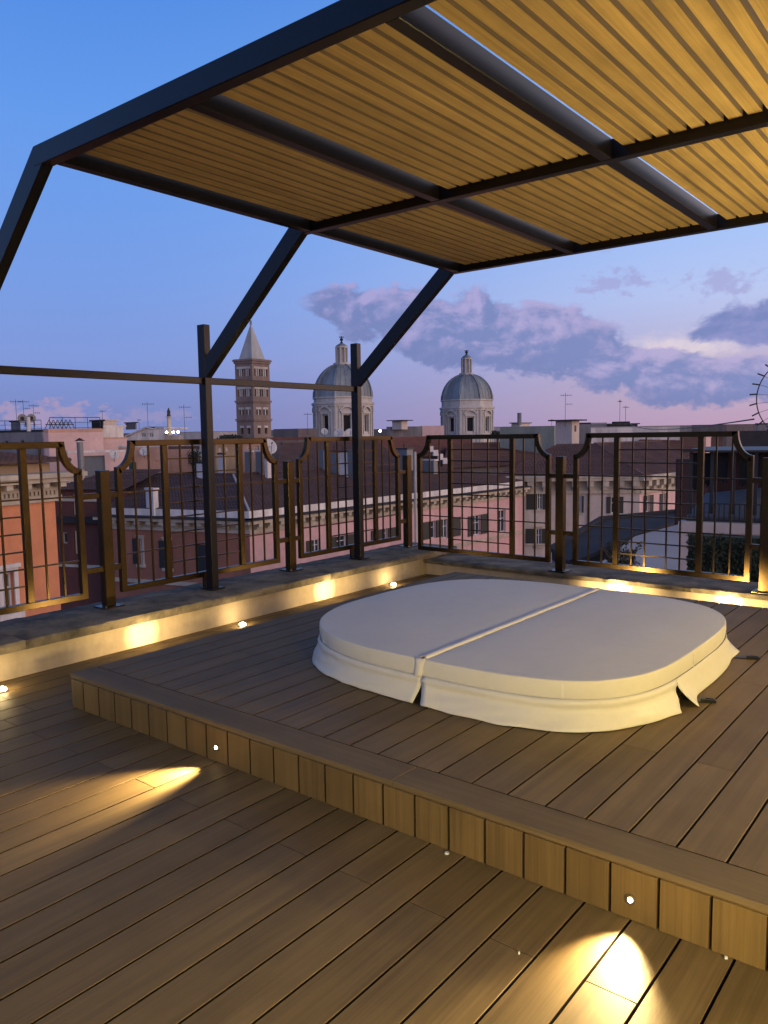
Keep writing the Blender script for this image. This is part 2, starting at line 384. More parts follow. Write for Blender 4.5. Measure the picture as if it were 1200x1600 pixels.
def piece(name, dims, loc, mat, parent, ch=.002):
    """one box-like piece centred at loc; alike pieces share their mesh"""
    key = (name, tuple(round(d, 4) for d in dims), mat, ch)
    if key not in _cache:
        m = MB(); a, b, c = (d/2 for d in dims)
        (m.cbox(-a, a, -b, b, -c, c, ch) if ch else m.box(-a, a, -b, b, -c, c))
        me = bpy.data.meshes.new(name); me.from_pydata(m.v, [], m.f); me.materials.append(MAT[mat]); _cache[key] = me
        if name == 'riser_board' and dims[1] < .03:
            me.materials.append(MAT['board_gap_shade'])  # riser joints too: their shade is put into the side colour
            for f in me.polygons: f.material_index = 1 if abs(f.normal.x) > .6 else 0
        if name == 'board':                                     # flanks coloured near-black in place of the shade between boards
            me.materials.append(MAT['board_gap_shade'])
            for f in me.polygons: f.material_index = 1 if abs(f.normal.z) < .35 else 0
    o = bpy.data.objects.new(name, _cache[key]); COL.objects.link(o)
    if parent is not None: o.parent = parent; o.location = Vector(loc)-wloc(parent)
    else: o.location = loc
    return o
def tag(o, label=None, cat=None, group=None, kind=None):
    if label: o['label'] = label
    if cat: o['category'] = cat
    if group: o['group'] = group
    if kind: o['kind'] = kind
    return o
def thing(name, label, cat, loc=(0, 0, 0), group=None):
    o = bpy.data.objects.new(name, None); COL.objects.link(o); o.location = loc; o.empty_display_size = .2
    return tag(o, label, cat, group)
def smooth_by_angle(o, deg=40):
    for p in o.data.polygons: p.use_smooth = True
    bm = bmesh.new(); bm.from_mesh(o.data)
    bmesh.ops.remove_doubles(bm, verts=bm.verts, dist=1e-5)
    bmesh.ops.recalc_face_normals(bm, faces=bm.faces)
    for e in bm.edges:
        e.smooth = not (len(e.link_faces) == 2 and e.calc_face_angle(0) > radians(deg))
    bm.to_mesh(o.data); bm.free(); return o

# survey helper: the point on the photograph's sight line (px, py) at a horizontal distance of d metres
def ray(px, py): return FW+RT*((px-600)/F_PX)+UP*((800-py)/F_PX)
def sight(px, py, d):
    r = ray(px, py); return CAM+r*(d/sqrt(r.x*r.x+r.y*r.y))
def on_z(px, py, z):
    r = ray(px, py); return CAM+r*((z-CAM.z)/r.z)

# ------------------------------------------------------------------ terrace, deck
H = .187          # platform height
PITCH_B = .1452   # board pitch
GAP = .0078
def build_terrace():
    m = MB(); m.box(-1.32, 6.2, -6, 4.86, -22, -.06); m.build('terrace', 'house_wall')['kind'] = 'structure'
    deck = MB().box(-.766, 4.9, -5.0, 4.36, -.058, -.030).build('deck', 'joist'); deck['kind'] = 'structure'
    u_ref = 2.5075
    k0 = int((-.766-u_ref)/PITCH_B)-1
    for k in range(k0, 40):
        u0 = u_ref+k*PITCH_B+GAP/2; u1 = u0+PITCH_B-GAP
        u0 = max(u0, -.764); u1 = min(u1, 4.898)
        if u1-u0 < .02: continue
        joint = -.32 if k % 2 == 0 else -2.35
        cuts = [-4.95, joint]
        c2 = joint+2.2
        if u1 <= .03: cuts += ([1.88, 4.08] if k % 2 == 0 else [-.15, 2.05, 4.25]); cuts.append(4.358)
        elif u0 < .0: cuts.append(4.358)
        else: cuts.append(.03)
        for a, b in zip(cuts[:-1], cuts[1:]):
            if b-a < .03: continue
            piece('board', (u1-u0, b-a-.0025, .024), ((u0+u1)/2, (a+b)/2, -.012), 'deck_wood', deck, .0009)
    # floor of the gap behind the platform
    for k in range(0, 36):
        u0 = k*PITCH_B+GAP/2+.03; u1 = u0+PITCH_B-GAP
        if u1 > 4.9: break
        piece('board', (u1-u0, .60, .024), ((u0+u1)/2, 4.057, -.012), 'deck_wood', deck, .0009)
    # raised platform
    pl = MB().box(.006, 4.896, .024, 3.735, -.02, H-.030).build('platform', 'joist'); pl['kind'] = 'structure'
    u_ref = 1.7155
    for k in range(-12, 23):
        u0 = u_ref+k*PITCH_B+GAP/2; u1 = u0+PITCH_B-GAP
        u0 = max(u0, .002); u1 = min(u1, 4.896)
        if u1-u0 < .02: continue
        cuts = [.1545] + ([.815, 3.0] if k % 2 == 1 else [1.92]) + [3.742]
        for a, b in zip(cuts[:-1], cuts[1:]):
            piece('board', (u1-u0, b-a-.0025, .024), ((u0+u1)/2, (a+b)/2, H-.012), 'deck_wood', pl, .0009)
    for a, b in ((0, 2.2), (2.2, 4.4), (4.4, 4.896)):
        piece('nosing_board', (b-a-.001, .1545, .0225), ((a+b)/2, .0745, H-.01125), 'border_wood', pl, .003)
        piece('trim_strip', (b-a, .020, .005), ((a+b)/2, .0135, H-.0255), 'riser_wood', pl, .001)
    off = -.0252
    for k in range(0, 36):
        u0 = max(off+k*PITCH_B+.0022, .001); u1 = off+(k+1)*PITCH_B-.0022
        if u1 > 4.9: break
        piece('riser_board', (u1-u0, .020, H-.031), ((u0+u1)/2, .011, (H-.031)/2+.001), 'riser_wood', pl, .0022)
    for k in range(0, 26):
        v0 = .03+k*PITCH_B; v1 = min(v0+PITCH_B-.006, 3.735)
        if v0 > 3.7: break
        piece('riser_board', (.020, v1-v0, H-.031), (-.006, (v0+v1)/2, (H-.031)/2+.001), 'riser_wood', pl, .0022)
    for k in range(0, 34):
        u0 = .01+k*PITCH_B
        if u0+PITCH_B > 4.9: break
        piece('riser_board', (PITCH_B-.006, .020, H-.031), (u0+PITCH_B/2, 3.748, (H-.031)/2+.001), 'riser_wood', pl, .0022)
    # parapets with stone coping
    wl = thing('parapet_wall', 'low cream wall along the left deck edge carrying the fence under the diagonal pergola posts', 'wall', (-1.0, 0, 0))
    MB().box(-1.30, -.766, -5.5, 4.84, -.058, .1725).build('wall', 'wall_cream', wl)
    rng = random.Random(3)
    v = -5.52; lens = [1.5, 1.32, 1.46, 1.36, 1.42, 1.31, 1.44, .58]
    for i, ln in enumerate(lens):
        e = min(v+ln, 4.86)
        if e-v > .05: slab('coping_stone', -1.335, -.716, v+.002, e-.002, .1735, .236+rng.uniform(-.002, .002), wl, 30+i)
        v = e
    wb = thing('parapet_wall', 'low cream wall behind the covered hot tub carrying the far fence', 'wall', (2.0, 4.6, 0))
    MB().box(-.764, 6.0, 4.36, 4.83, -.058, .1205).build('wall', 'wall_cream', wb)
    u = -.762
    for i, ln in enumerate([1.38, 1.30, 1.44, 1.36, 1.3]):
        slab('coping_stone', u+.002, u+ln-.002, 4.312, 4.85, .1215, .164+rng.uniform(-.002, .002), wb, 60+i); u += ln
def slab(name, x0, x1, y0, y1, z0, z1, parent, seed):
    """a worn stone slab: chamfered, its front edge chipped"""
    nx, ny = max(2, int((x1-x0)/.06)), max(2, int((y1-y0)/.06))
    m = MB(); V = Vector((seed*3.1, seed*1.7, 0))
    top = []; 
    for j in range(ny+1):
        for i in range(nx+1):
            x = x0+(x1-x0)*i/nx; y = y0+(y1-y0)*j/ny
            e = min(min(i, nx-i), min(j, ny-j))
            zz = z1+noise.noise(Vector((x*9, y*9, seed)))*.0022-(.006 if e == 0 else 0)
            if e == 0:
                zz += noise.noise(Vector((x*23, y*23, seed)))*.006
            m.v.append((x, y, zz))
    b = len(m.v)
    for j in range(ny):
        for i in range(nx):
            a = j*(nx+1)+i; m.f.append((a, a+1, a+nx+2, a+nx+1))
    rim = [i for i in range(nx+1)]+[j*(nx+1)+nx for j in range(1, ny+1)]+[ny*(nx+1)+i for i in range(nx-1, -1, -1)]+[j*(nx+1) for j in range(ny-1, 0, -1)]
    n = len(rim); cx, cy = (x0+x1)/2, (y0+y1)/2
    for r, (dz, inn) in enumerate((((z1-z0)*.35, -.0045), ((z1-z0), .0))):
        for q in rim:
            x, y, _ = m.v[q]
            k = inn+noise.noise(Vector((x*17, y*17, r+seed)))*.0035
            m.v.append((x+(k if x < cx else -k)*(1 if abs(abs(x-cx)-(x1-x0)/2) < 1e-4 else 0), y+(k if y < cy else -k)*(1 if abs(abs(y-cy)-(y1-y0)/2) < 1e-4 else 0), z1-dz+(noise.noise(Vector((x*15, y*15, seed)))*.002 if r == 0 else 0)))
    for i in range(n):
        k = (i+1) % n
        m.f.append((rim[k], rim[i], b+i, b+k)); m.f.append((b+k, b+i, b+n+i, b+n+k))
    return m.build(name, 'coping_stone', parent, origin=((x0+x1)/2, (y0+y1)/2, z0))
build_terrace()

# ------------------------------------------------------------------ pergola
ROOF_Z = 2.796
VB = (-.018, 1.800, 3.600)                     # the three frames (centres of their width)
PURL = (.147, 1.187, 2.231, 3.277, 4.323)
def build_pergola():
    p = thing('pergola', 'dark metal pergola with ochre slatted roof carried on diagonal arms over the deck', 'pergola', (-1.018, 1.8, .236))
    hw = .031
    for vb in VB:
        # post, arm and beam of one frame
        MB().cbox(-1.060, -.978, vb-hw, vb+hw, .250, 2.300, .004).build('post', 'pergola_metal', p)
        piece('base_plate', (.15, .13, .012), (-1.019, vb, .245), 'pergola_metal', p, .003)
        m = MB()
        a0, a1 = (-1.0, 1.93), (.060, 2.845)
        dx, dz = a1[0]-a0[0], a1[1]-a0[1]; ln = sqrt(dx*dx+dz*dz); nx, nz = -dz/ln, dx/ln; t = .053
        poly = [(-.977, 1.895), (.085, 2.797), (.010, 2.893), (-.977, 2.042)]
        vs = [(x, vb-hw+.0015, z) for x, z in poly]+[(x, vb+hw-.0015, z) for x, z in poly]
        m.add(vs, [(0, 1, 2, 3), (7, 6, 5, 4)]+[(i, 4+i, 4+(i+1) % 4, (i+1) % 4) for i in range(4)])
        m.build('arm', 'pergola_metal', p)
        MB().cbox(.010, 4.88, vb-hw, vb+hw, ROOF_Z, ROOF_Z+.100, .004).build('beam', 'pergola_metal', p)
    for u in PURL:
        for a, b in ((VB[0]+hw, VB[1]-hw), (VB[1]+hw, VB[2]-hw)):
            MB().cbox(u-.030, u+.030, a+.001, b-.001, ROOF_Z+.002, ROOF_Z+.098, .003).build('purlin', 'pergola_metal', p)
    for a, b in ((VB[0]+hw, VB[1]-hw), (VB[1]+hw, VB[2]-hw)):
        MB().cbox(-1.034, -1.004, a+.001, b-.001, 1.847, 1.899, .003).build('rail', 'pergola_metal', p)
    MB().cbox(-1.034, -1.004, -3.2, VB[0]-hw-.001, 1.847, 1.899, .003).build('rail', 'pergola_metal', p)
    # roof slats, each one a batten between two purlins
    for i, (ua, ub) in enumerate(zip(PURL[:-1], PURL[1:])):
        n = 12; pitch = .0825; first = ua+.090
        for v0, v1 in ((VB[0]+hw, VB[1]-hw), (VB[1]+hw, VB[2]-hw)):
            for k in range(n):
                u = first+k*pitch
                if u+.06 > ub-.030: continue
                o = piece('slat', (.0605, v1-v0-.006, .046), (u+.030, (v0+v1)/2, ROOF_Z+.050+.023), 'slat_wood', p, .0006)
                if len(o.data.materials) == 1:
                    o.data.materials.append(MAT['slat_side_shade'])  # sides coloured darker than the underside, as painted shade in the slat gaps
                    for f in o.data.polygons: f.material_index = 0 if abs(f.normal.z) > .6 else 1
    return p
build_pergola()

# ------------------------------------------------------------------ fences
def offset_poly(P, d):
    n = len(P); out = []
    for i in range(n):
        a, b, c = Vector(P[i-1]), Vector(P[i]), Vector(P[(i+1) % n])
        e1 = (b-a).normalized(); e2 = (c-b).normalized()
        n1 = Vector((-e1.y, e1.x)); n2 = Vector((-e2.y, e2.x)); bis = (n1+n2); bis.normalize()
        k = d/max(.35, bis.dot(n1)); out.append((b.x+bis.x*k, b.y+bis.y*k))
    return out
def panel_outline(hw, zb, zt, rx=.118, rz=.190, n=9):
    P = [(-hw, zb), (hw, zb)]                                   # counter-clockwise seen from the front
    for i in range(n+1):
        t = pi/2*i/n; P.append((hw-rx*sin(t), zt-rz*cos(t)))
    for i in range(n, -1, -1):
        t = pi/2*i/n; P.append((-hw+rx*sin(t), zt-rz*cos(t)))
    return P
def fence_run(label, along, fixed, posts, panels, zc, zb, loc):
    """along: 'x' or 'y'; fixed: the front plane's coordinate; the front looks to +X (left run) or -Y (far run)"""
    f = thing('fence', label, 'fence', loc)
    def P(s, dpt, z):                                           # s along the run, dpt behind the front plane
        return (fixed-dpt, s, z) if along == 'y' else (s, fixed+dpt, z)
    def bx(m, s0, s1, d0, d1, z0, z1, c=.003):
        a, b = P(s0, d0, z0), P(s1, d1, z1)
        return m.cbox(min(a[0], b[0]), max(a[0], b[0]), min(a[1], b[1]), max(a[1], b[1]), z0, z1, c)
    for s in posts:
        o = bx(MB(), s-.038, s+.038, -.012, .058, zc+.010, 1.216, .004).build('post', 'fence_metal', f)
        bx(MB(), s-.080, s+.080, -.055, .095, zc-.001, zc+.009, .002).build('base_plate', 'fence_metal', o)
        for ds in (-.062, .062):
            q = P(s+ds, -.038, zc+.008); MB().tube(q, (q[0], q[1], q[2]+.012), .008, 6).build('bolt', 'steel', o)
    for s0, s1 in panels:
        c, hw = (s0+s1)/2, (s1-s0)/2; zt = 1.424
        out = panel_outline(hw, zb, zt); inn = offset_poly(out, .043); n = len(out)
        sg = 1 if along == 'x' else -1
        vs = [P(c+sg*q[0], d, q[1]) for q in out for d in (0,)]+[P(c+sg*q[0], 0, q[1]) for q in inn]+[P(c+sg*q[0], .042, q[1]) for q in out]+[P(c+sg*q[0], .042, q[1]) for q in inn]
        fs = []
        for i in range(n):
            k = (i+1) % n
            fs += [(i, k, n+k, n+i), (2*n+k, 2*n+i, 3*n+i, 3*n+k), (k, i, 2*n+i, 2*n+k), (n+i, n+k, 3*n+k, 3*n+i)]
        fr = MB().add(vs, fs).build('panel', 'fence_metal', f)
        bv = fr.modifiers.new('Bevel', 'BEVEL'); bv.width = .002; bv.segments = 1; bv.limit_method = 'ANGLE'; bv.angle_limit = radians(50)
        zi, zj = zb+.043, zt-.043
        k = hw/.75
        for m0 in (-.352*k, .352*k):
            bx(MB(), c+m0-.023, c+m0+.023, .003, .039, zi, zj, .002).build('mullion', 'fence_metal', fr)
        def top(x):                                             # inside height of the frame above s
            e = abs(x); 
            if e < hw-.118-.043: return zj
            t = min(1, max(0, (hw-e)/.118)); return zt-.190*sqrt(max(0, 1-t*t))-.055
        for x in (-.605*k, -.482*k, -.212*k, -.098*k, .085*k, .198*k, .472*k, .592*k):
            piece('bar', (.012, .012, top(x)-zi-.001), P(c+x, .021, (zi+top(x))/2), 'fence_metal', fr, 0)
        a = .352*k-.0235
        for z in (1.278, 1.166, 1.052, .940, .829, .710, .594, .481, .372):
            if z < zi+.04: continue
            o = piece('bar', (.010, 2*a, .011) if along == 'y' else (2*a, .010, .011), P(c, .0225, z), 'fence_metal', fr, 0)
        b = hw-.043
        for z in (1.046, .598):
            for sgn in (-1, 1):
                q0, q1 = .352*k+.0235, b
                o = piece('bar', (.010, q1-q0, .011) if along == 'y' else (q1-q0, .010, .011), P(c+sgn*(q0+q1)/2, .0225, z), 'fence_metal', fr, 0)
        # two short rungs to the post on either side, and a small foot under the bottom rail
        for side, edge in ((-1, s0), (1, s1)):
            near = min(posts, key=lambda q: abs(q-edge)); e2 = near+.038*(1 if near < edge else -1)
            if abs(e2-edge) < .3:
                for z in (1.040, .518):
                    bx(MB(), min(edge, e2)+.001, max(edge, e2)-.001, .004, .040, z-.020, z+.020, .002).build('rung', 'fence_metal', fr)
        if along == 'y': bx(MB(), c-.045, c+.005, .012, .034, zc+.001, zb-.001, .001).build('foot', 'pergola_metal', fr)
    return f
fence_run('bronze metal fence of shouldered grid panels on the left wall with the dark pergola posts', 'y', -1.10, [-2.72, -.89, .943, 2.775, 4.53],
          [(-2.60, -1.01), (-.755, .775), (1.045, 2.625), (2.885, 4.385)], .236, .325, (-1.1, 1, .236))
fence_run('bronze metal fence of shouldered grid panels on the far wall behind the covered tub', 'x', 4.405, [.705, 2.440, 4.18],
          [(-.900, .603), (.833, 2.335), (2.57, 4.07)], .164, .235, (1.2, 4.42, .164))

# ------------------------------------------------------------------ hot tub cover
def build_cover():
    cx, cy, au, av, ex = 1.733, 1.742, 1.035, 1.008, 3.3
    zt, zb, zm = H+.210, H+.004, H+.126
    c = thing('spa_cover', 'cream vinyl hot tub cover folded along the middle with hanging skirt on the platform', 'tub cover', (cx, cy, H))
    def rad(t, k=1.):                                           # outline point at angle t
        ct, st = cos(t), sin(t); ex = 2.65 if ct < 0 and st < 0 else 3.7 if st < 0 else 3.4 if ct > 0 else 3.2; r = (abs(ct)**ex+abs(st)**ex)**(-1/ex)
        return r
    def pt(t, out=0.):
        r = rad(t); ex = 3.2; x, y = r*cos(t)*au, r*sin(t)*av; n = Vector((abs(cos(t))**(ex-1)*(1 if cos(t) > 0 else -1)/au, abs(sin(t))**(ex-1)*(1 if sin(t) > 0 else -1)/av)).normalized()
        return cx+x+n.x*out, cy+y+n.y*out
    fold = 1.800
    # the two padded halves
    for side in (-1, 1):
        m = MB(); NT, NR = 120, 14
        t_lo, t_hi = (None, None)
        # angles where the outline meets the fold line
        def solve(lo, hi):
            for _ in range(60):
                md = (lo+hi)/2
                if (pt(md)[0]-fold)*(pt(lo)[0]-fold) <= 0: hi = md
                else: lo = md
            return (lo+hi)/2
        tb, tf = solve(0.3, pi-.3), solve(-pi+.3, -.3)
        ts = [tf+(tb-tf)*i/NT for i in range(NT+1)] if side > 0 else [tb+(tf+2*pi-tb)*i/NT for i in range(NT+1)]
        e = fold+side*.006
        # rows: side band bottom, band top, rounded shoulder, then across the top to the fold edge
        rows = [(0, zm, -.010), (0, zm+.004, -.003), (0, (zm+zt)/2, .002), (0, zt-.010, .001), (0, zt-.003, -.0005), (0, zt, -.004), (0, zt+.0004, -.010), (0, zt+.001, -.034)]
        for _, z, out in rows:
            for t in ts:
                x, y = pt(t, out); m.v.append((max(x, e) if side > 0 else min(x, e), y, z+noise.noise(Vector((x*5, y*5, z*3)))*.002))
        for q in range(1, NR+1):
            s = q/NR
            for t in ts:
                x, y = pt(t, -.034); xx = x+(e-x)*s
                xx = max(xx, e) if side > 0 else min(xx, e)
                crown = .005*sin(pi*min(1, s*1.0))*(1-(abs(y-cy)/av)**4)
                wr = noise.noise(Vector((xx*3, y*3, 8)))*.0035+noise.noise(Vector((xx*9, y*2.2, 3)))*.0012
                edge = -.004 if q == NR else 0
                m.v.append((xx, y, zt+.001+crown+wr*min(1, 6*s*(1.05-s))+edge))
        w = len(ts)
        for j in range(len(rows)+NR-1):
            for i in range(w-1): m.f.append((j*w+i, j*w+i+1, (j+1)*w+i+1, (j+1)*w+i))
        j = len(rows)+NR-1                                      # the wall along the fold
        b = len(m.v)
        for i in range(w): x, y, z = m.v[j*w+i]; m.v.append((x, y, zm))
        for i in range(w-1): m.f.append((j*w+i, j*w+i+1, b+i+1, b+i))
        o = m.build('cover_half', 'cover_vinyl', c); smooth_by_angle(o, 32)
    # hinge strip along the fold: a flattened raised tape
    m = MB(); yy0, yy1 = cy-av+.018, cy+av-.018
    prof = [(-.020, -.006), (-.016, .000), (-.008, .003), (.008, .003), (.016, .000), (.020, -.006)]
    n = 40
    for i in range(n+1):
        y = yy0+(yy1-yy0)*i/n
        for dx, dz in prof: m.v.append((fold+dx, y, zt+.006+dz+noise.noise(Vector((y*6, dx*8, 2)))*.0015))
    for i in range(n):
        for j in range(len(prof)-1): a = i*len(prof)+j; m.f.append((a, a+1, a+len(prof)+1, a+len(prof)))
    smooth_by_angle(m.build('hinge_strip', 'vinyl_seam', c), 70)
    for t in (radians(-52), radians(-128), radians(-8), radians(172)):
        m = MB(); q0, q1 = pt(t-.004, .0025), pt(t+.004, .0025)
        m.add([(q0[0], q0[1], zm), (q1[0], q1[1], zm), (q1[0], q1[1], zt-.014), (q0[0], q0[1], zt-.014)], [(0, 1, 2, 3)]); so = m.build('seam', 'vinyl_seam', c)
        sd = so.modifiers.new('Solidify', 'SOLIDIFY'); sd.thickness = .002
    # gathered tab where the hinge turns down the front edge
    m = MB(); y0 = cy-av
    cols = [(-.034, 0), (-.024, -.010), (-.010, -.013), (.004, -.010), (.016, -.004), (.026, .004)]
    zs = [zt+.004, zt-.02, zt-.05, zt-.078, zm+.006]
    for a, z in enumerate(zs):
        for dx, dy in cols: m.v.append((fold+dx*(1-.12*a*(1 if dx > 0 else .2))-.006*a*.4, y0+dy*(.4+.2*a)-.002, z))
    for a in range(len(zs)-1):
        for j in range(len(cols)-1): k = a*len(cols)+j; m.f.append((k, k+1, k+len(cols)+1, k+len(cols)))
    o = m.build('hinge_tab', 'cover_vinyl', c); smooth_by_angle(o, 60)
    md = o.modifiers.new('Solidify', 'SOLIDIFY'); md.thickness = .004
    # black filler added in the tub's place, giving the skirt slits their shade
    m = MB(); ring = [pt(2*pi*i/72, -.055) for i in range(72)]
    m.prism(ring, H+.001, zm-.002); m.build('slit_filler', 'slit_shade', c)
    # skirt flaps between slits
    slits = [radians(-86.0), radians(-20.5), radians(38.5), radians(90), radians(143), radians(200)]
    gaps = {0: .028, 1: .055, 2: .035, 3: .01, 4: .02, 5: .012}
    wrap = slits+[slits[0]+2*pi]
    rows = 11
    for i in range(len(slits)):
        t0, t1 = wrap[i], wrap[i+1]; g0, g1 = gaps[i], gaps[(i+1) % len(slits)]
        n = max(12, int((t1-t0)/radians(1.6))); m = MB()
        straight = (i == 1)
        A, B = Vector(pt(t0)), Vector(pt(t1))
        for j in range(rows+1):
            d = j/rows
            for k in range(n+1):
                s = k/n; lo, hi = t0+g0*max(0, (d-.22)/.78)**1.2, t1-g1*max(0, (d-.22)/.78)**1.2
                t = lo+(hi-lo)*s
                # welt under the band, hollow, bulge, then the hem
                o = .002+.011*math.exp(-((d-.15)/.08)**2)-.005*math.exp(-((d-.42)/.16)**2)+.044*d**1.8
                x, y = pt(t, 0)
                o += noise.noise(Vector((t*2.6+d*.8, d*1.4, 4)))*.026*d+(.5-abs(noise.noise(Vector((t*5.5+d*2.2, d*1.2, 9)))))*.022*d-.007*d+noise.noise(Vector((t*11-d*5, d*2.5, 2)))*.006*min(1, 2*d)*(1.25-d)
                if i == 0: o += .010*d+.012*d*sin(t*3+1)
                endk = min(s, 1-s)
                if straight:
                    o = .004+.026*d+noise.noise(Vector((t*2, d*1.5, 6)))*.008*d
                    o += .060*d*d*max(0, 1-endk/.16)**1.5          # corners of the flap turn outwards
                elif i == 0 and s > .8: o += .020*d*d*((s-.8)/.2)
                px_, py_ = pt(t, o)
                hem = .0 if j < rows else noise.noise(Vector((t*3, 1, 2)))*.003+.002
                m.v.append((px_, py_, zm+.006+(zb-zm-.006)*d+hem))
        for j in range(rows):
            for k in range(n): a = j*(n+1)+k; m.f.append((a+n+1, a+n+2, a+1, a))
        o = m.build('skirt_flap', 'cover_vinyl', c, smooth=True)
        md = o.modifiers.new('Solidify', 'SOLIDIFY'); md.thickness = .0025; md.offset = -1
    # straps with buckles lying on the boards
    for px, py, ang in ((1094, 1096, .35), (1166, 1029, .30)):
        q = on_z(px, py, H); st = MB()
        dx, dy = cos(ang), sin(ang)
        st.bar((q.x-.075*dx, q.y-.075*dy, H+.004), (q.x+.01*dx, q.y+.01*dy, H+.004), .026, .003)
        so = st.build('strap', 'black_plastic', c)
        bk = MB()
        for s in (-1, 1): bk.bar((q.x+.005*dx-s*.014*dy, q.y+.005*dy+s*.014*dx, H+.010), (q.x+.062*dx-s*.010*dy, q.y+.062*dy+s*.010*dx, H+.009), .008, .014)
        bk.bar((q.x+.0*dx, q.y+.0*dy, H+.011), (q.x+.022*dx, q.y+.022*dy, H+.011), .036, .016)
        bk.bar((q.x+.056*dx, q.y+.056*dy, H+.008), (q.x+.068*dx, q.y+.068*dy, H+.008), .026, .012)
        bk.build('buckle', 'black_plastic', so)
build_cover()

# ------------------------------------------------------------------ lamps of the terrace
WARM = (1.0, .70, .29)
def spot(parent, loc, direction, power, angle, blend, size=.012, color=WARM):
    ld = bpy.data.lights.new('beam', 'SPOT'); ld.energy = power; ld.color = color; ld.spot_size = radians(angle); ld.spot_blend = blend; ld.shadow_soft_size = size
    lo = bpy.data.objects.new('beam', ld); COL.objects.link(lo); lo.parent = parent; lo.location = Vector(loc)-wloc(parent)
    lo.rotation_euler = Vector(direction).to_track_quat('-Z', 'Y').to_euler(); return lo
def riser_spot(label, loc, d, power, angle=64, blend=.35, tilt=-.10, group='round step lights set in the platform risers'):
    """a small round spotlight in a riser; d is the outward direction"""
    t = thing('recessed_spotlight', label, 'spotlight', loc, group); aim = Vector(d); d = Vector((0, math.copysign(1, aim.y), 0)) if abs(aim.y) > .5 else Vector((math.copysign(1, aim.x), 0, 0)); L = Vector(loc)
    MB().tube(L+d*.0005, L+d*.0035, .0165, 20).build('bezel', 'brass_ring', t)
    MB().tube(L+d*.0036, L+d*.0055, .0072, 20).build('lens', 'lens_warm', t)
    spot(t, L+d*.012, aim+Vector((0, 0, tilt)), power, angle, blend, .022)
    if group == SIDE: spot(t, L+d*.013, aim, power*3.2, 25, 1.0)
SIDE = 'step lights hidden from view that splash light on the parapet walls'
riser_spot('lit round step light in the front riser toward the left corner', (1.206, .0005, .068), (-.20, -1, 0), 215, 62, 1.0, -.12)
riser_spot('lit round step light in the front riser nearest the camera', (3.088, .0005, .065), (.10, -1, 0), 125, 66, 1.0, -.18)
SIDE = 'step lights hidden from view that splash light on the parapet walls'
riser_spot('step light in the platform side facing the bright patch on the left wall, nearer one', (-.0175, .965, .085), (-1, 0, 0), 46, 84, 1.0, 0, SIDE)
riser_spot('step light in the platform side facing the bright patch on the left wall, farther one', (-.0175, 2.825, .085), (-1, 0, 0), 46, 84, 1.0, 0, SIDE)
riser_spot('step light behind the platform facing the far wall beside the cover', (1.298, 3.7595, .090), (0, 1, 0), 90, 84, 1.0, -.06, SIDE)
riser_spot('step light behind the platform facing the far wall near the frame edge', (2.20, 3.7595, .090), (0, 1, 0), 70, 84, 1.0, -.06, SIDE)
def floor_lamp(label, loc):
    t = thing('deck_light', label, 'deck light', loc, 'round glowing deck lights in the floor gap by the left wall')
    L = Vector(loc)
    MB().tube(L+Vector((0, 0, .001)), L+Vector((0, 0, .006)), .036, 24).build('bezel', 'steel', t)
    MB().lathe(L, [(.026, .0062), (.024, .014), (.017, .021), (.008, .0245), (.0005, .0255)], 20).build('lens', 'lens_soft', t, smooth=True)
    ld = bpy.data.lights.new('glow', 'POINT'); ld.energy = 1.3; ld.color = WARM; ld.shadow_soft_size = .02
    lo = bpy.data.objects.new('glow', ld); COL.objects.link(lo); lo.parent = t; lo.location = (0, 0, .06)
floor_lamp('glowing deck light at the left picture edge on the lower deck', (-.585, -.10, 0))
floor_lamp('glowing deck light seen just over the platform edge before the first pergola post', (-.63, 1.76, 0))
floor_lamp('glowing deck light seen over the platform edge near the wall corner', (-.66, 3.68, 0))
# the house beside the terrace (right of and behind the camera) with its wall lamps
def build_house():
    h = thing('house', 'cream rendered house wall along the right side of the terrace', 'house', (4.95, 0, 0))
    MB().box(4.905, 6.1, -5.5, 4.30, -.058, 3.3).build('wall', 'house_wall', h)
    return h
build_house()
LAMP = (1, .765, .285)
def wall_lamp(label, loc, power, axis=None, angle=150, blend=.15):
    t = thing('wall_lamp', label, 'wall lamp', loc, 'lit wall lamps on the house'); L = Vector(loc)
    MB().tube(L+Vector((-.001, 0, 0)), L+Vector((-.02, 0, 0)), .05, 20).build('backplate', 'dark_metal', t)
    MB().tube(L+Vector((-.02, 0, 0)), L+Vector((-.09, 0, 0)), .012, 10).build('bracket', 'dark_metal', t)
    o = L+Vector((-.19, 0, 0))
    if axis is None:
        MB().lathe(L+Vector((-.11, 0, -.09)), [(.045, 0), (.052, .05), (.052, .13), (.045, .18)], 24).build('shade', 'shade_lit', t, smooth=True)
        ld = bpy.data.lights.new('bulb', 'POINT'); ld.energy = power; ld.color = LAMP; ld.shadow_soft_size = .05
        lo = bpy.data.objects.new('bulb', ld); COL.objects.link(lo); lo.parent = t; lo.location = o-L
    else:                                                       # hooded fitting that throws its light one way
        a = Vector(axis).normalized()
        MB().tube(o-a*.10, o-a*.02, .055, 20).build('hood', 'dark_metal', t)
        MB().tube(o-a*.019, o-a*.012, .045, 20).build('lens', 'shade_lit', t)
        spot(t, o, a, power, angle, blend, .04, LAMP)
wall_lamp('low hooded wall lamp throwing light down across the tub cover', (4.904, 2.10, 1.0), 235, (-.47, -.05, -.88), 122, .12)
wall_lamp('hooded wall lamp throwing light up on the roof slats', (4.904, 2.90, .42), 640, (-.12, 0, .99), 138, 1.0)
wall_lamp('second hooded wall lamp throwing light up on the near roof slats', (4.904, .70, .42), 270, (-.10, 0, .99), 128, 1.0)
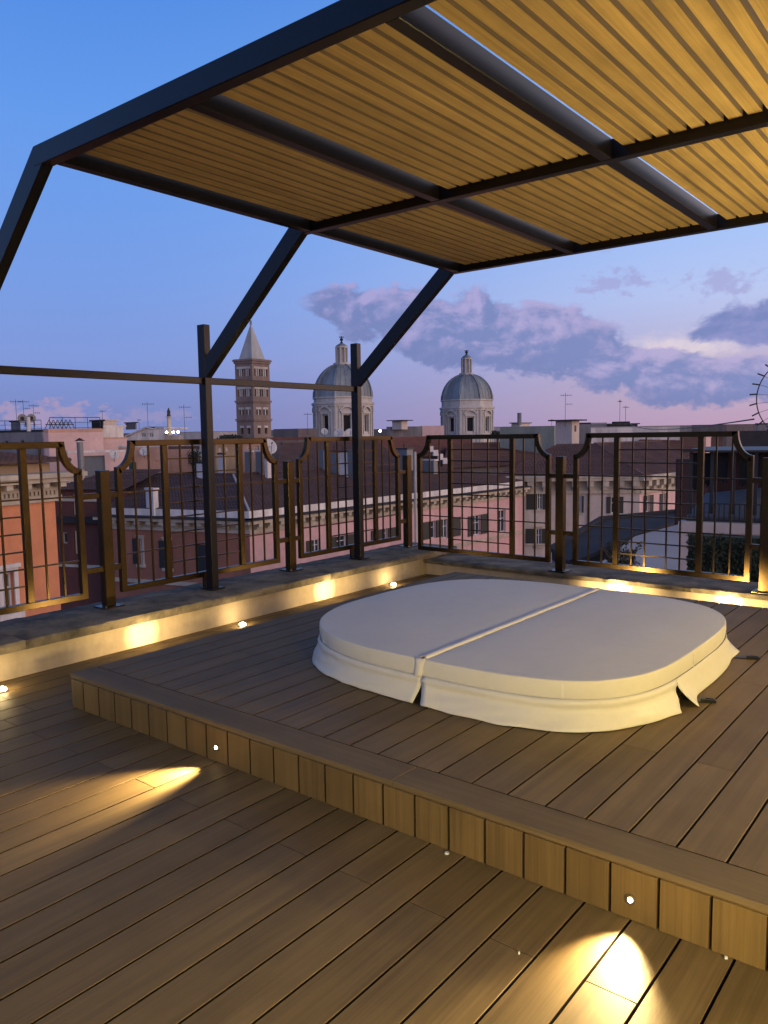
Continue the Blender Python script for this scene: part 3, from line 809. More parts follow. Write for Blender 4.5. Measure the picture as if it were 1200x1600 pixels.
wall_lamp('hooded wall lamp lighting the lower deck and the front riser', (4.904, -1.20, .80), 275, (-.77, 0, -.64), 122, .25)
wall_lamp('hooded wall lamp behind the camera lighting the lower deck', (4.904, -3.7, .85), 370, (-.72, .30, -.62), 126, .25)

# ================================================================== the city
def hxy(a): return Vector((sin(radians(a)), cos(radians(a))))   # heading: 0 along +Y, 90 along +X
def ray2(px):
    r = ray(px, 680); return Vector((r.x, r.y)).normalized()
C2 = Vector((CAM.x, CAM.y))
def at2(px, d): return C2+ray2(px)*d
def hit(px, o, d):
    """how far along the line o+d*s the sight line of px crosses it"""
    r = ray2(px); w = o-C2; den = d.x*r.y-d.y*r.x
    return (r.x*w.y-r.y*w.x)/den
def z_at(px, py, p):
    r = ray(px, py); return CAM.z+r.z/sqrt(r.x*r.x+r.y*r.y)*(p-C2).length
class Face:
    """a vertical wall: origin o (XY), unit direction d, outward normal n"""
    def __init__(s, o, d, length):
        s.o, s.d, s.len = o, d, length; n = Vector((d.y, -d.x))
        if (C2-o).dot(n) < 0: n = -n
        s.n = n
    def P(s, a, z, out=0.): q = s.o+s.d*a+s.n*out; return (q.x, q.y, z)
    def px(s, px, py): a = hit(px, s.o, s.d); return a, z_at(px, py, s.o+s.d*a)
    def rect(s, x0, x1, y0, y1):
        a, b = hit(x0, s.o, s.d), hit(x1, s.o, s.d); xm = (x0+x1)/2; p = s.o+s.d*((a+b)/2)
        return min(a, b), max(a, b), z_at(xm, y1, p), z_at(xm, y0, p)
    def box(s, m, a0, a1, z0, z1, o0, o1):
        c = [s.P(a, z, o) for o in (o0, o1) for z in (z0, z1) for a in (a0, a1)]
        f = [(0, 1, 3, 2), (4, 6, 7, 5), (0, 4, 5, 1), (2, 3, 7, 6), (0, 2, 6, 4), (1, 5, 7, 3)]
        return m.add(c, f)
    def wall(s, m, z0, z1, holes=(), depth=.22, a0=0., a1=None):
        a1 = s.len if a1 is None else a1
        A = sorted({a0, a1, *[h[0] for h in holes], *[h[1] for h in holes]}); Z = sorted({z0, z1, *[h[2] for h in holes], *[h[3] for h in holes]})
        A = [a for a in A if a0-1e-6 <= a <= a1+1e-6]; Z = [z for z in Z if z0-1e-6 <= z <= z1+1e-6]
        for a, b in zip(A[:-1], A[1:]):
            for c, d in zip(Z[:-1], Z[1:]):
                am, zm = (a+b)/2, (c+d)/2
                if any(h[0] < am < h[1] and h[2] < zm < h[3] for h in holes): continue
                m.quad(s.P(a, c), s.P(b, c), s.P(b, d), s.P(a, d))
        for h in holes:
            a, b, c, d = h[:4]
            m.quad(s.P(a, c), s.P(a, d), s.P(a, d, -depth), s.P(a, c, -depth)); m.quad(s.P(b, c), s.P(b, d), s.P(b, d, -depth), s.P(b, c, -depth))
            m.quad(s.P(a, c), s.P(b, c), s.P(b, c, -depth), s.P(a, c, -depth)); m.quad(s.P(a, d), s.P(b, d), s.P(b, d, -depth), s.P(a, d, -depth))
    def window(s, parent, h, depth=.2, frame='window_white', pane='glass_dark', fw=.06, mull=True, trans=True, surround=None, sill=None):
        a, b, c, d = h; m = MB()
        for r in ((a, a+fw, c, d), (b-fw, b, c, d), (a+fw, b-fw, c, c+fw), (a+fw, b-fw, d-fw, d)): s.box(m, *r, -depth+.01, -depth+.07)
        if mull: s.box(m, (a+b)/2-fw*.6, (a+b)/2+fw*.6, c+fw, d-fw, -depth+.012, -depth+.065)
        if trans: s.box(m, a+fw, b-fw, c+(d-c)*.62-.025, c+(d-c)*.62+.025, -depth+.014, -depth+.06)
        w = m.build('window', frame, parent)
        MB().quad(s.P(a, c, -depth+.005), s.P(b, c, -depth+.005), s.P(b, d, -depth+.005), s.P(a, d, -depth+.005)).build('pane', pane, w)
        if surround:
            m = MB(); t = .13
            for r in ((a-t, a, c-t, d+t), (b, b+t, c-t, d+t), (a, b, d, d+t)): s.box(m, *r, .002, .05)
            s.box(m, a-t*1.6, b+t*1.6, c-t*1.6, c, .003, .14); s.box(m, a-t*1.4, b+t*1.4, d+t, d+t*1.8, .003, .12)
            m.build('surround', surround, w)
        return w
    def shutter(s, parent, a0, a1, z0, z1, mat='shutter_dark'):
        m = MB(); s.box(m, a0, a1, z0, z1, .02, .06)
        n = max(3, int((z1-z0)/.14))
        for i in range(n): z = z0+.08+(z1-z0-.16)*(i+.5)/n; s.box(m, a0+.06, a1-.06, z-.035, z+.015, .058, .082)
        for r in ((a0, a0+.055, z0, z1), (a1-.055, a1, z0, z1)): s.box(m, *r, .061, .086)
        return m.build('shutter', mat, parent)
def tiles(name, quad, mat, parent, course=.34, col=.26, kind='stuff', amp=.045):
    """rows of curved roof tiles as real relief: eave-left, eave-right, ridge-right, ridge-left"""
    e0, e1, r1, r0 = (Vector(q) for q in quad); m = MB()
    nr = max(2, int(((r0-e0).length+(r1-e1).length)/2/course)); nc = max(4, int((e1-e0).length/col)); nrm = (e1-e0).cross(r0-e0).normalized()
    if nrm.z < 0: nrm = -nrm
    rng = random.Random(len(name)+nr)
    for j in range(nr):
        t0, t1 = j/nr, (j+1.12)/nr
        a0, a1 = e0.lerp(r0, t0), e1.lerp(r1, t0); b0, b1 = e0.lerp(r0, min(1, t1)), e1.lerp(r1, min(1, t1))
        k = max(4, int((a1-a0).length/col)); ns = k*2; base = len(m.v); jit = rng.uniform(-.012, .012)
        for i in range(ns+1):
            s = i/ns; w = amp*(1 if i % 2 else 0)+rng.uniform(-.006, .006)
            lo = a0.lerp(a1, s)+nrm*(.055+w+jit); hi = b0.lerp(b1, s)+nrm*(.012+w*.8)
            m.v += [tuple(a0.lerp(a1, s)-nrm*.01), tuple(lo), tuple(hi)]
        for i in range(ns):
            q = base+3*i; m.f += [(q, q+3, q+4, q+1), (q+1, q+4, q+5, q+2)]
    o = m.build(name, mat, parent)
    if kind: o['kind'] = kind
    return o
def ridge(name, pts, r, mat, parent):
    m = MB()
    for a, b in zip(pts[:-1], pts[1:]): m.tube(a, b, r, 6)
    return m.build(name, mat, parent)
def block(name, label, cat, pxL, pxC, pxR, pyT, D, wall, z0=-20, aL=90, aR=0, roof='flat_roof', trim=None, overhang=0., group=None, depthR=None, holesL=(), holesR=(), frame='window_white', pane='glass_dark', wkw={}, th=.25):
    """a building with its near upright corner on pxC; left face runs to pxL, right face to pxR"""
    o = at2(pxC, D); zt = z_at(pxC, pyT, o); dL, dR = -hxy(aL), hxy(aR)
    sL = hit(pxL, o, dL) if pxL is not None else 12.; sR = hit(pxR, o, dR) if depthR is None else depthR
    b = thing(name, label, cat, (o.x, o.y, z0), group)
    fl, fr = Face(o, dL, sL), Face(o, dR, sR); far = Face(o+dR*sR, dL, sL); bk = Face(o+dL*sL, dR, sR)
    hl = [fl.rect(*h[:4]) for h in holesL]; hr = [fr.rect(*h[:4]) for h in holesR]
    m = MB(); fl.wall(m, z0, zt, hl); fr.wall(m, z0, zt, hr); far.wall(m, z0, zt); bk.wall(m, z0, zt)
    m.build('wall', wall, b)
    for f, hs in ((fl, hl), (fr, hr)):
        for h in hs: f.window(b, h, frame=frame, pane=pane, **wkw)
    p = [o, o+dR*sR, o+dR*sR+dL*sL, o+dL*sL]; cen = sum(p, Vector((0, 0)))/4
    q = [cen+(v-cen)*(1+overhang*2/max(1, (v-cen).length)) for v in p]
    MB().prism([(v.x, v.y) for v in q], zt+.002, zt+th).build('roof', roof, b)
    b_info = dict(obj=b, o=o, zt=zt, fl=fl, fr=fr, p=p, top=zt+th)
    if trim:
        m = MB(); fl.box(m, -.12, sL+.12, zt-.5, zt-.2, .004, .12); fr.box(m, -.12, sR+.12, zt-.5, zt-.2, .003, .12); m.build('cornice', trim, b)
    return b_info

# ---- ground
gm = MB(); gm.quad((-3000, -3000, -20.5), (3000, -3000, -20.5), (3000, 3000, -20.5), (-3000, 3000, -20.5))
gm.build('ground', 'asphalt')['kind'] = 'structure'

# ---- big pink building across the street (two faces, tiled hip roof)
def pink_block():
    D = 50; o = at2(385, D); dR, dL = hxy(1.0), -hxy(73)
    sR = hit(818, o, dR); sL = hit(150, o, dL)
    b = thing('pink_building', 'long pink building with dark shutters, bracketed cornice and brown tiled roof across the street', 'building', (o.x, o.y, -20))
    fr, fl = Face(o, dR, sR), Face(o, dL, sL)
    zt = z_at(385, 799, o); zb = z_at(385, 811, o); zc = z_at(385, 831, o)
    # windows: pane rectangle, and shutters to either side, in picture coordinates
    WR = [((484, 496, 843, 866), (474, 483.5), None), ((521.5, 538, 837, 859), (509, 521), (538.5, 552)), ((595, 603, 826, 846), (577, 594.5), (603.5, 616)),
          ((669, 679, 814, 841), (658, 668.5), (679.5, 689)), ((690, 699, 811, 841), None, (704, 718)), ((738.5, 750, 805, 836), (730, 738), (750.5, 761)), ((779, 790, 797, 831), None, None)]
    WL = [((250, 258.5, 845, 888), (241.5, 249.5), (259, 262)), ((318, 327.5, 852, 894), (303, 317.5), None), ((209, 215, 842, 882), (200, 208.5), None)]
    for f, ln, wins, wl, nm in ((fr, sR, WR, 'plaster_pink', 'R'), (fl, sL, WL, 'plaster_pink_shaded', 'L')):  # left face wears a darker plaster: its shade is painted in
        hs = [f.rect(*w[0]) for w in wins]
        lower = [(h[0], h[1], h[2]-4.2, h[3]-4.2) for h in hs]
        m = MB(); f.wall(m, -20, zc, hs+lower, .25); m.build('wall', wl, b)
        for (r, l_, r_), h in zip(wins, hs):
            w = f.window(b, h, .22, surround='trim_stone' if nm == 'L' else None)
            for sx in (l_, r_):
                if sx: q = f.rect(sx[0], sx[1], r[2], r[3]); f.shutter(w, q[0], q[1], h[2], h[3])
        for h in lower: f.window(b, h, .22)
        # cornice: bed moulding, brackets, soffit board, gutter tiles, white blocking course
        m = MB(); f.box(m, -.12, ln+.1, zc-.12, zc+.10, .004, .16); f.box(m, -.12, ln, zc+.10, zb-.28, -.02, .10); f.box(m, -.7, ln, zb-.28, zb-.06, .0, .72); m.build('cornice', 'trim_stone', b)
        n = int(ln/.92)
        for i in range(n):
            a = .25+i*ln/n; m = MB()
            f.box(m, a, a+.34, zc+.30, zb-.282, .101, .64); f.box(m, a+.03, a+.31, zc+.14, zc+.298, .101, .40); m.build('bracket', 'trim_stone', b)
        m = MB(); f.box(m, -.1, ln+.06, zc-3.75, zc-3.5, .004, .14); m.build('string_course', 'trim_stone', b)
        m = MB(); f.box(m, -.8, ln+.1, zb-.058, zb+.03, -.1, .86); m.build('gutter', 'slate_roof', b)
        m = MB(); f.box(m, -.02, ln, zb+.032, zt, -.25, .02); m.build('blocking_course', 'trim_white', b)
    rw = 8.2; nI = -fr.n
    r0 = o+dR*5.6+nI*rw; r1 = o+dR*(sR-6)+nI*rw
    zr = z_at(707, 721, o+nI*rw+dR*hit(707, o+nI*rw, dR))
    ze = zt-.02; e0 = o; e1 = o+dR*(sR+.2)
    V3 = lambda p, z: (p.x, p.y, z)
    tiles('roof', [V3(e0, ze), V3(e1, ze), V3(r1, zr), V3(r0, zr)], 'tiles_dark', b)
    l1 = o+dL*sL; rl = r0+dL*(sL-3)
    tiles('roof', [V3(l1, ze), V3(e0, ze), V3(r0, zr), V3(rl, zr)], 'tiles_dark', b)
    tiles('roof', [V3(e1, ze), V3(e1+nI*rw*2, ze), V3(r1+nI*.05, zr), V3(r1, zr)], 'tiles_dark', b)
    tiles('roof', [V3(e1+nI*rw*2, ze), V3(e0+nI*rw*2, ze), V3(r0+nI*.05, zr), V3(r1+nI*.05, zr)], 'tiles_dark', b)
    ridge('ridge_tiles', [V3(rl, zr+.06), V3(r0, zr+.06), V3(r1, zr+.06)], .13, 'tiles_dark', b)
    ridge('hip_tiles', [V3(e0, ze+.08), V3(r0, zr+.06)], .085, 'mortar', b)
    return b, fr, fl, o, dR, dL, zt, zr, rw
pink, pfr, pfl, po, pdR, pdL, pzt, pzr, prw = pink_block()
def roof_z(p):
    d = (p-po).dot(-pfr.n); return pzt+(pzr-pzt)*max(0, min(1, d/prw))
def chimney(label, x0, x1, yT, yB, D, wall='trim_white', cap='tiles_dark', group='chimneys and roof stacks on the far roofs', aL=90, aR=0, ratio=.6, pots=0):
    """square stack with a projecting cap; left face darker side towards the camera"""
    xc = x0+(x1-x0)*ratio; o = at2(xc, D); dL, dR = -hxy(aL), hxy(aR); sL = max(.15, hit(x0, o, dL)); sR = min(3.5, max(.15, hit(x1, o, dR)))
    zt, zb = z_at(xc, yT, o), z_at(xc, yB, o); t = thing('chimney', label, 'chimney', (o.x, o.y, zb), group)
    p = [o, o+dR*sR, o+dR*sR+dL*sL, o+dL*sL]; c = sum(p, Vector((0, 0)))/4
    MB().prism([tuple(v) for v in p], zb-1.2, zt-.12).build('stack', wall, t)
    MB().prism([tuple(c+(v-c)*1.22) for v in p], zt-.118, zt).build('cap', cap, t)
    for k in range(pots):
        q = c+(p[1]-p[0])*(.25*(k-.5*(pots-1))); MB().tube((q.x, q.y, zt+.001), (q.x, q.y, zt+.4), .12, 8).build('pot', 'tiles_brown', t)
    return t
chimney('white rendered chimney on the dark roof left of the first pergola post', 223.5, 243, 763, 786, 54, 'trim_white', 'trim_white')
chimney('pale chimney block behind the dark hip roof, left of the first post', 305, 320, 722, 737, 60, 'trim_white', 'slate_roof', ratio=.8)
chimney('white chimney block just right of the first pergola post', 339, 351, 708, 731, 62, 'trim_white', 'slate_roof', ratio=.8)
chimney('tall grey stack behind the roof hip below the bell tower', 381, 393, 704, 731, 62, 'plaster_grey', 'trim_white', ratio=.95)
chimney('middle grey stack with a flat white cap behind the roof hip', 398, 411, 704, 738, 61, 'plaster_grey', 'trim_white', ratio=.85)
chimney('cream stack in the fence gap at the roof hip', 412, 425, 714, 745, 60, 'trim_white', 'plaster_grey', ratio=.35)
chimney('blue grey ventilation stack on the brown roof below the first dome', 496, 507, 703, 727, 66, 'grey_metal', 'grey_metal', ratio=.8)
chimney('broad blue grey roof stack with a pot under the first dome', 516, 530, 704, 728, 65, 'grey_metal', 'slate_roof', pots=1)
chimney('small white chimney with tile cap beside the broad grey stack', 529.5, 542, 704, 727, 64.5, 'trim_white', 'tiles_brown', pots=1, ratio=.95)
chimney('grey stack just left of the second pergola post', 543, 556, 702, 744, 64, 'grey_metal', 'grey_metal', ratio=.7)
chimney('grey box stack with cowls on the roof near the fence corner', 621, 645, 700, 714, 68, 'grey_metal', 'dark_metal', pots=2)
chimney('grey and white chimney right of the fence corner on the dark roof', 661, 683.5, 718, 739, 72, 'grey_metal', 'trim_white', ratio=.72)
def stepped_parapet():
    o = at2(673, 74); d = hxy(35); f = Face(o, d, 8.0); zt = z_at(673, 698, o)
    t = thing('parapet', 'white stepped party wall stub on the roof right of the fence corner', 'wall', (o.x, o.y, zt-2))
    for i in range(4):
        a0 = hit(669.5+i*7.6, o, d); a1 = hit(669.5+(i+1)*7.6, o, d); z = z_at(673+i*7.6, 697+i*6.2, o+d*a0); m = MB(); f.box(m, a0, a1, z-.55, z, -.3, 0); m.build('step', 'trim_white', t)
stepped_parapet()
def pole():
    p = at2(648, 9.2); z0, z1 = z_at(648, 900, p), z_at(648, 706, p)
    MB().tube((p.x, p.y, z0-1), (p.x, p.y, z1), .017, 10).build('pole', 'trim_white'); 
    o = bpy.data.objects['pole']; tag(o, 'thin white upright pipe just behind the fence corner post', 'pipe')
pole()

# ---- beige building with two shuttered storeys
def beige_block():
    D = 80; o = at2(1001, D); dL, dR = -hxy(57), hxy(9)
    sL = hit(790, o, dL); sR = hit(1100, o, dR); b = thing('beige_building', 'beige building with dark shutters and brown tiled hip roof facing the fence', 'building', (o.x, o.y, -20))
    fl, fr = Face(o, dL, sL), Face(o, dR, sR); zc = z_at(1001, 768, o); zt = z_at(1001, 742, o)
    WL = [((840, 848, 766, 796), (823, 839.5), (848.5, 858)), ((903, 909, 775, 801), (897, 902.5), (910, 913)), ((956, 966, 776, 802), (949, 955.5), (966.5, 975.5)),
          ((838, 847, 826, 853), (822, 837.5), (847.5, 855)), ((896, 902, 833, 850), (902.5, 911.5), None)]
    WR = [((1010, 1016.5, 774, 800), (1007, 1009.8), (1017, 1022)), ((1037, 1041, 771, 798), (1032.5, 1036.5), (1041.5, 1044.5))]
    for f, ln, wins, mt in ((fl, sL, WL, 'plaster_beige'), (fr, sR, WR, 'plaster_blush')):
        hs = [f.rect(*w[0]) for w in wins]; m = MB(); f.wall(m, -20, zc, hs, .25); m.build('wall', mt, b)
        for (r, l_, r_), h in zip(wins, hs):
            w = f.window(b, h, .22, surround='trim_stone', fw=.08)
            for sx in (l_, r_):
                if sx: q = f.rect(sx[0], sx[1], r[2], r[3]); f.shutter(w, q[0], q[1], h[2], h[3])
        m = MB(); f.box(m, -.2, ln, zc-.15, zc+.15, .004, .25); f.box(m, -.05, ln, zc+.15, zt-.5, -.05, .12); f.box(m, -.9, ln, zt-.5, zt-.2, 0, .95); f.box(m, -1.0, ln, zt-.2, zt, 0, 1.05); m.build('cornice', 'trim_stone', b)
        n = int(ln/1.35)
        for i in range(n):
            a = .2+i*ln/n; m = MB(); f.box(m, a, a+.6, zc+.55, zt-.502, .121, .85); f.box(m, a+.1, a+.5, zc+.2, zc+.548, .121, .55); m.build('bracket', 'trim_stone', b)
        m = MB(); z = zc-5.3; f.box(m, -.05, ln, z, z+.22, .004, .10); m.build('string_course', 'trim_stone', b)
    m = MB(); q = fl.px(920, 775); a = q[0]; m.tube(fl.P(a, zc, .2), fl.P(a, zc-8, .2), .09, 8); m.build('downpipe', 'slate_roof', b)
    V3 = lambda p, z: (p.x, p.y, z)
    inn = (dL+dR).normalized(); ap = o+dR*9.5+dL*9.5; zr = z_at(935, 693, ap)
    eL = o+dL*(sL+1); eR = o+dR*(sR+1); rL = ap+dL*(sL-9); rR = ap+dR*14
    tiles('roof', [V3(eL, zt), V3(o-dL*1-dR*1, zt), V3(ap, zr), V3(rL, zr)], 'tiles_brown', b, .38, .3)
    tiles('roof', [V3(o-dL*1-dR*1, zt), V3(eR, zt), V3(rR, zr), V3(ap, zr)], 'tiles_brown', b, .38, .3)
    ridge('ridge_tiles', [V3(o, zt+.1), V3(ap, zr), V3(rR, zr)], .14, 'tiles_brown', b)
    return b
beige_block()
# lower roofs in front of it
def roof_slab(name, label, pts, z, mat, th=.4, base=-20, wall='plaster_grey', rim=None):
    P = [on_z(x, y, z) for x, y in pts]; c = sum(P, Vector((0, 0, 0)))/len(P)
    t = thing(name, label, 'roof', (c.x, c.y, z-1)); xy = [(p.x, p.y) for p in P]
    MB().prism(xy, base, z-th-.002).build('wall', wall, t); MB().prism(xy, z-th, z).build('roof', mat, t)
    if rim:
        m = MB()
        for a, b in zip(P, P[1:]+P[:1]): m.bar((a.x, a.y, z+rim/2), (b.x, b.y, z+rim/2), .25, rim)
        m.build('rim', 'slate_roof', t)
    return t
roof_slab('flat_roof', 'pale grey flat roof terrace seen through the lower fence grid at right', [(905, 905), (992, 838), (1086, 812), (1130, 905)], -3.0, 'flat_roof')
roof_slab('slate_roof', 'dark slate roof strip in front of the beige building', [(862, 860), (940, 812), (1062, 800), (1086, 811), (990, 840), (893, 884)], -3.9, 'slate_roof', rim=.2)

# ---- coral building at the left edge
def coral_block():
    o = at2(80, 25); d = hxy(-10); near = -d
    b = thing('coral_building', 'coral orange building with heavy bracketed cornice and tiled eaves at the left edge', 'building', (o.x, o.y, -20))
    L_ = 14.; f = Face(o, near, L_); side = Face(o, f.n*-1, 9)
    z = lambda y: z_at(70, y, o)
    h = f.rect(-12, 7, 896, 960); m = MB(); f.wall(m, -20, z(776), [h]); side.wall(m, -20, z(776)); m.build('wall', 'plaster_coral', b)
    f.window(b, h, .2, surround='trim_white')
    m = MB(); f.box(m, -.18, L_, z(783), z(774), .004, .10); f.box(m, -.12, L_, z(766), z(759), -.05, .14); f.box(m, -.6, L_, z(752), z(745), 0, .55); f.box(m, -.68, L_, z(745), z(738), 0, .65); m.build('cornice', 'trim_stone', b)
    m = MB(); f.box(m, -.1, L_, z(774), z(738), -.4, .06); m.build('frieze', 'trim_stone', b)
    for i in range(24):
        a = -.05+i*.58
        m = MB(); f.box(m, a, a+.20, z(760), z(752)-.002, .062, .48); m.build('bracket', 'trim_stone', b)
    for i in range(90):
        a = i*.135; m = MB(); f.box(m, a, a+.075, z(772), z(766)-.002, .062, .13); m.build('dentil', 'trim_stone', b)
    m = MB(); f.box(m, -.2, L_, z(738), z(724), -1.2, -.4); m.build('attic', 'plaster_ochre', b)
    q = lambda a, out, zz: f.P(a, zz, out)
    tiles('eaves_tiles', [q(-.75, -.1, z(722)), q(L_, -.1, z(722)), q(L_, -3.2, z(699)), q(1.2, -3.2, z(699))], 'tiles_dark', b, .30, .2)
    tiles('eaves_tiles', [q(-.75, -3.4, z(722)), q(-.75, -.1, z(722)), q(1.2, -3.2, z(699)), q(1.2, -3.4, z(699))], 'tiles_dark', b, .30, .2)
coral_block()
# ---- dark red house in the shade beside it
def red_block():
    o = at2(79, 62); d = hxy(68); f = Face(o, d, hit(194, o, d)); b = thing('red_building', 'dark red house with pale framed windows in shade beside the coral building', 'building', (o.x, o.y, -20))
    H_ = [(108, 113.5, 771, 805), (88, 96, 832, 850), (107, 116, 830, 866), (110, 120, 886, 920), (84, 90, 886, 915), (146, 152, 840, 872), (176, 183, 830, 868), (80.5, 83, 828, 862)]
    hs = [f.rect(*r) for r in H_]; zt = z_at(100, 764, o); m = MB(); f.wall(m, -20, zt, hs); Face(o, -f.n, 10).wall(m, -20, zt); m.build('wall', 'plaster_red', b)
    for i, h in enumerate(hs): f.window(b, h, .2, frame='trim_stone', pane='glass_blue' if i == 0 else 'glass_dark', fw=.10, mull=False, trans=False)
    m = MB(); z = z_at(100, 780, o); f.box(m, -.1, f.len, z-.10, z+.10, .004, .10); m.build('string_course', 'trim_stone', b); m = MB(); z = z_at(100, 882, o); f.box(m, -.1, f.len, z-.1, z+.1, .004, .1); m.build('string_course', 'trim_stone', b)
    m = MB(); z0, z1 = z_at(100, 815, o), z_at(100, 806, o); f.box(m, -.1, f.len, z0, z1, .004, .45); m.build('cornice', 'slate_roof', b)
    tiles('roof', [f.P(-.3, zt, .4), f.P(f.len, zt, .4), f.P(f.len, zt+1.2, -5), f.P(2, zt+1.2, -5)], 'tiles_dark', b)
red_block()

# ---- pink terrace house and things on it
pk = block('pink_house', 'blush pink blank walled house with a railed roof terrace at left', 'building', 68, 75.5, 161, 676, 80, 'plaster_blush', aL=78, aR=22, trim=None, th=.35, roof='plaster_peach')
lowp = block('pink_house', 'low blush annexe with grey door panel below the flue pipe', 'building', 100, 104, 199, 708, 76, 'plaster_blush', aL=78, aR=24, roof='trim_white', th=.2, holesR=[(129, 162, 712, 768)], pane='awning_grey', frame='grey_metal', wkw=dict(mull=False, trans=False))
midp = block('pink_house', 'upper pink step of the terrace house beside the white gable', 'building', 158, 160, 198, 686, 82, 'plaster_blush', aL=78, aR=22, roof='plaster_peach', th=.15)
grey = block('grey_house', 'grey rendered house with two small dark openings behind the first fence panel', 'building', -60, 66, 76, 675, 86, 'plaster_grey', aL=72, aR=20, roof='slate_roof', holesL=[(6, 12, 688.5, 695), (31, 37, 687.5, 694)], frame='plaster_grey', pane='void_dark', wkw=dict(mull=False, trans=False))
def railing(label, pts, h, D=None, n=24, mat='dark_metal'):
    c = pts[0]; t = thing('railing', label, 'railing', c)
    for k in range(len(pts)-1):
        a, b = Vector(pts[k]), Vector(pts[k+1])
        m = MB(); m.tube(a+Vector((0, 0, h)), b+Vector((0, 0, h)), .035, 6); m.tube(a+Vector((0, 0, .08)), b+Vector((0, 0, .08)), .025, 6); m.tube(a+Vector((0, 0, h*.55)), b+Vector((0, 0, h*.55)), .02, 6); m.build('rail', mat, t)
        nn = max(3, int((b-a).length/.9))
        for i in range(nn+1): p = a.lerp(b, i/nn); m = MB(); m.tube(p, p+Vector((0, 0, h)), .03, 6); m.build('baluster', mat, t)
    return t
def on_top(face, a, z, out=-.15): return face.P(a, z, out)
f = pk['fr']; railing('thin dark railing around the pink roof terrace', [on_top(f, .2, pk['top']), on_top(f, f.len-.2, pk['top'])], 1.05)
f = grey['fl']; railing('thin dark railing on the grey house roof at the left edge', [on_top(f, .2, grey['top']), on_top(f, f.len-.2, grey['top'])], .95)
def scallops():
    f = pk['fr']; t = thing('chair_row', 'row of folded dark terrace chairs behind the pink parapet', 'chairs', f.P(1, pk['top'], -.6))
    for i in range(6):
        a = hit(72+i*6.6, f.o, f.d); m = MB(); z = pk['top']
        m.bar(f.P(a, z, -.5), f.P(a+.38, z+.85, -.5), .06); m.bar(f.P(a+.78, z, -.5), f.P(a+.38, z+.85, -.5), .06); m.bar(f.P(a+.06, z+.42, -.5), f.P(a+.70, z+.42, -.5), .45, .08); m.build('chair', 'dark_metal', t)
scallops()
def small_box(label, x0, xc, x1, yT, yB, D, wall, roof='slate_roof', name='roof_hut', cat='hut', ov=.2, group=None, **k):
    o = at2(xc, D); zb = z_at(xc, yB, o)
    return block(name, label, cat, x0, xc, x1, yT, D, wall, z0=zb, roof=roof, overhang=ov, th=.15, group=group, **k)
small_box('dark open shed on the pink house terrace', 144, 160.5, 162, 658, 671, 86, 'void_dark', 'slate_roof')
small_box('cream rooftop hut with flat roof left of the white gable', 160, 163, 183, 657.5, 676, 94, 'plaster_beige', 'plaster_beige')
small_box('white rooftop wall under the cream hut', 158, 160, 193, 667, 690, 92, 'plaster_white', 'trim_white')
small_box('small grey rooftop block at the left edge beside the water tanks', 18, 31, 33, 659, 672, 92, 'plaster_grey')
def tank(label, px, py, D, r):
    p = at2(px, D); z = z_at(px, py, p); t = thing('water_tank', label, 'water tank', (p.x, p.y, z-r), 'round grey water tanks on the left roof')
    d = Vector((ray2(px).x, ray2(px).y, 0)); q = Vector((p.x, p.y, z))
    m = MB(); m.tube(q-d*.5, q+d*.5, r, 20); m.build('drum', 'grey_metal', t)
    m = MB(); m.tube(q-d*.53, q-d*.5, r*.45, 14); m.build('lid', 'slate_roof', t)
    m = MB(); 
    for s in (-.6, .6): x = d.cross(Vector((0, 0, 1)))*r*s; m.bar(q+x-Vector((0, 0, r*.6)), q+x-Vector((0, 0, r*1.9)), .08)
    m.build('stand', 'dark_metal', t)
tank('left round grey water tank beside the pale flue', 36.5, 654, 90, .46); tank('right round grey water tank beside the pale flue', 50.5, 653.5, 90, .44)
def flue(label, px, yT, yB, D, r, mat='grey_metal', hood=True):
    p = at2(px, D); z0, z1 = z_at(px, yB, p), z_at(px, yT, p); t = thing('flue', label, 'flue', (p.x, p.y, z0), 'metal flues on the roofs')
    MB().tube((p.x, p.y, z0), (p.x, p.y, z1), r, 12).build('pipe', mat, t)
    if hood:
        m = MB(); m.tube((p.x, p.y, z1+.10), (p.x, p.y, z1+.34), r*1.7, 12, .02); m.build('hood', 'slate_roof', t)
        m = MB()
        for a in range(3): m.tube((p.x+r*.9*cos(a*2.1), p.y+r*.9*sin(a*2.1), z1-.02), (p.x+r*.9*cos(a*2.1), p.y+r*.9*sin(a*2.1), z1+.12), .02, 5)
        m.build('strut', mat, t)
flue('tall metal flue with conical hood in front of the pink wall', 124, 691, 735, 66, .24)
flue('pale flue pipe between the two water tanks', 45.5, 652, 674, 84, .18, 'trim_white', False)
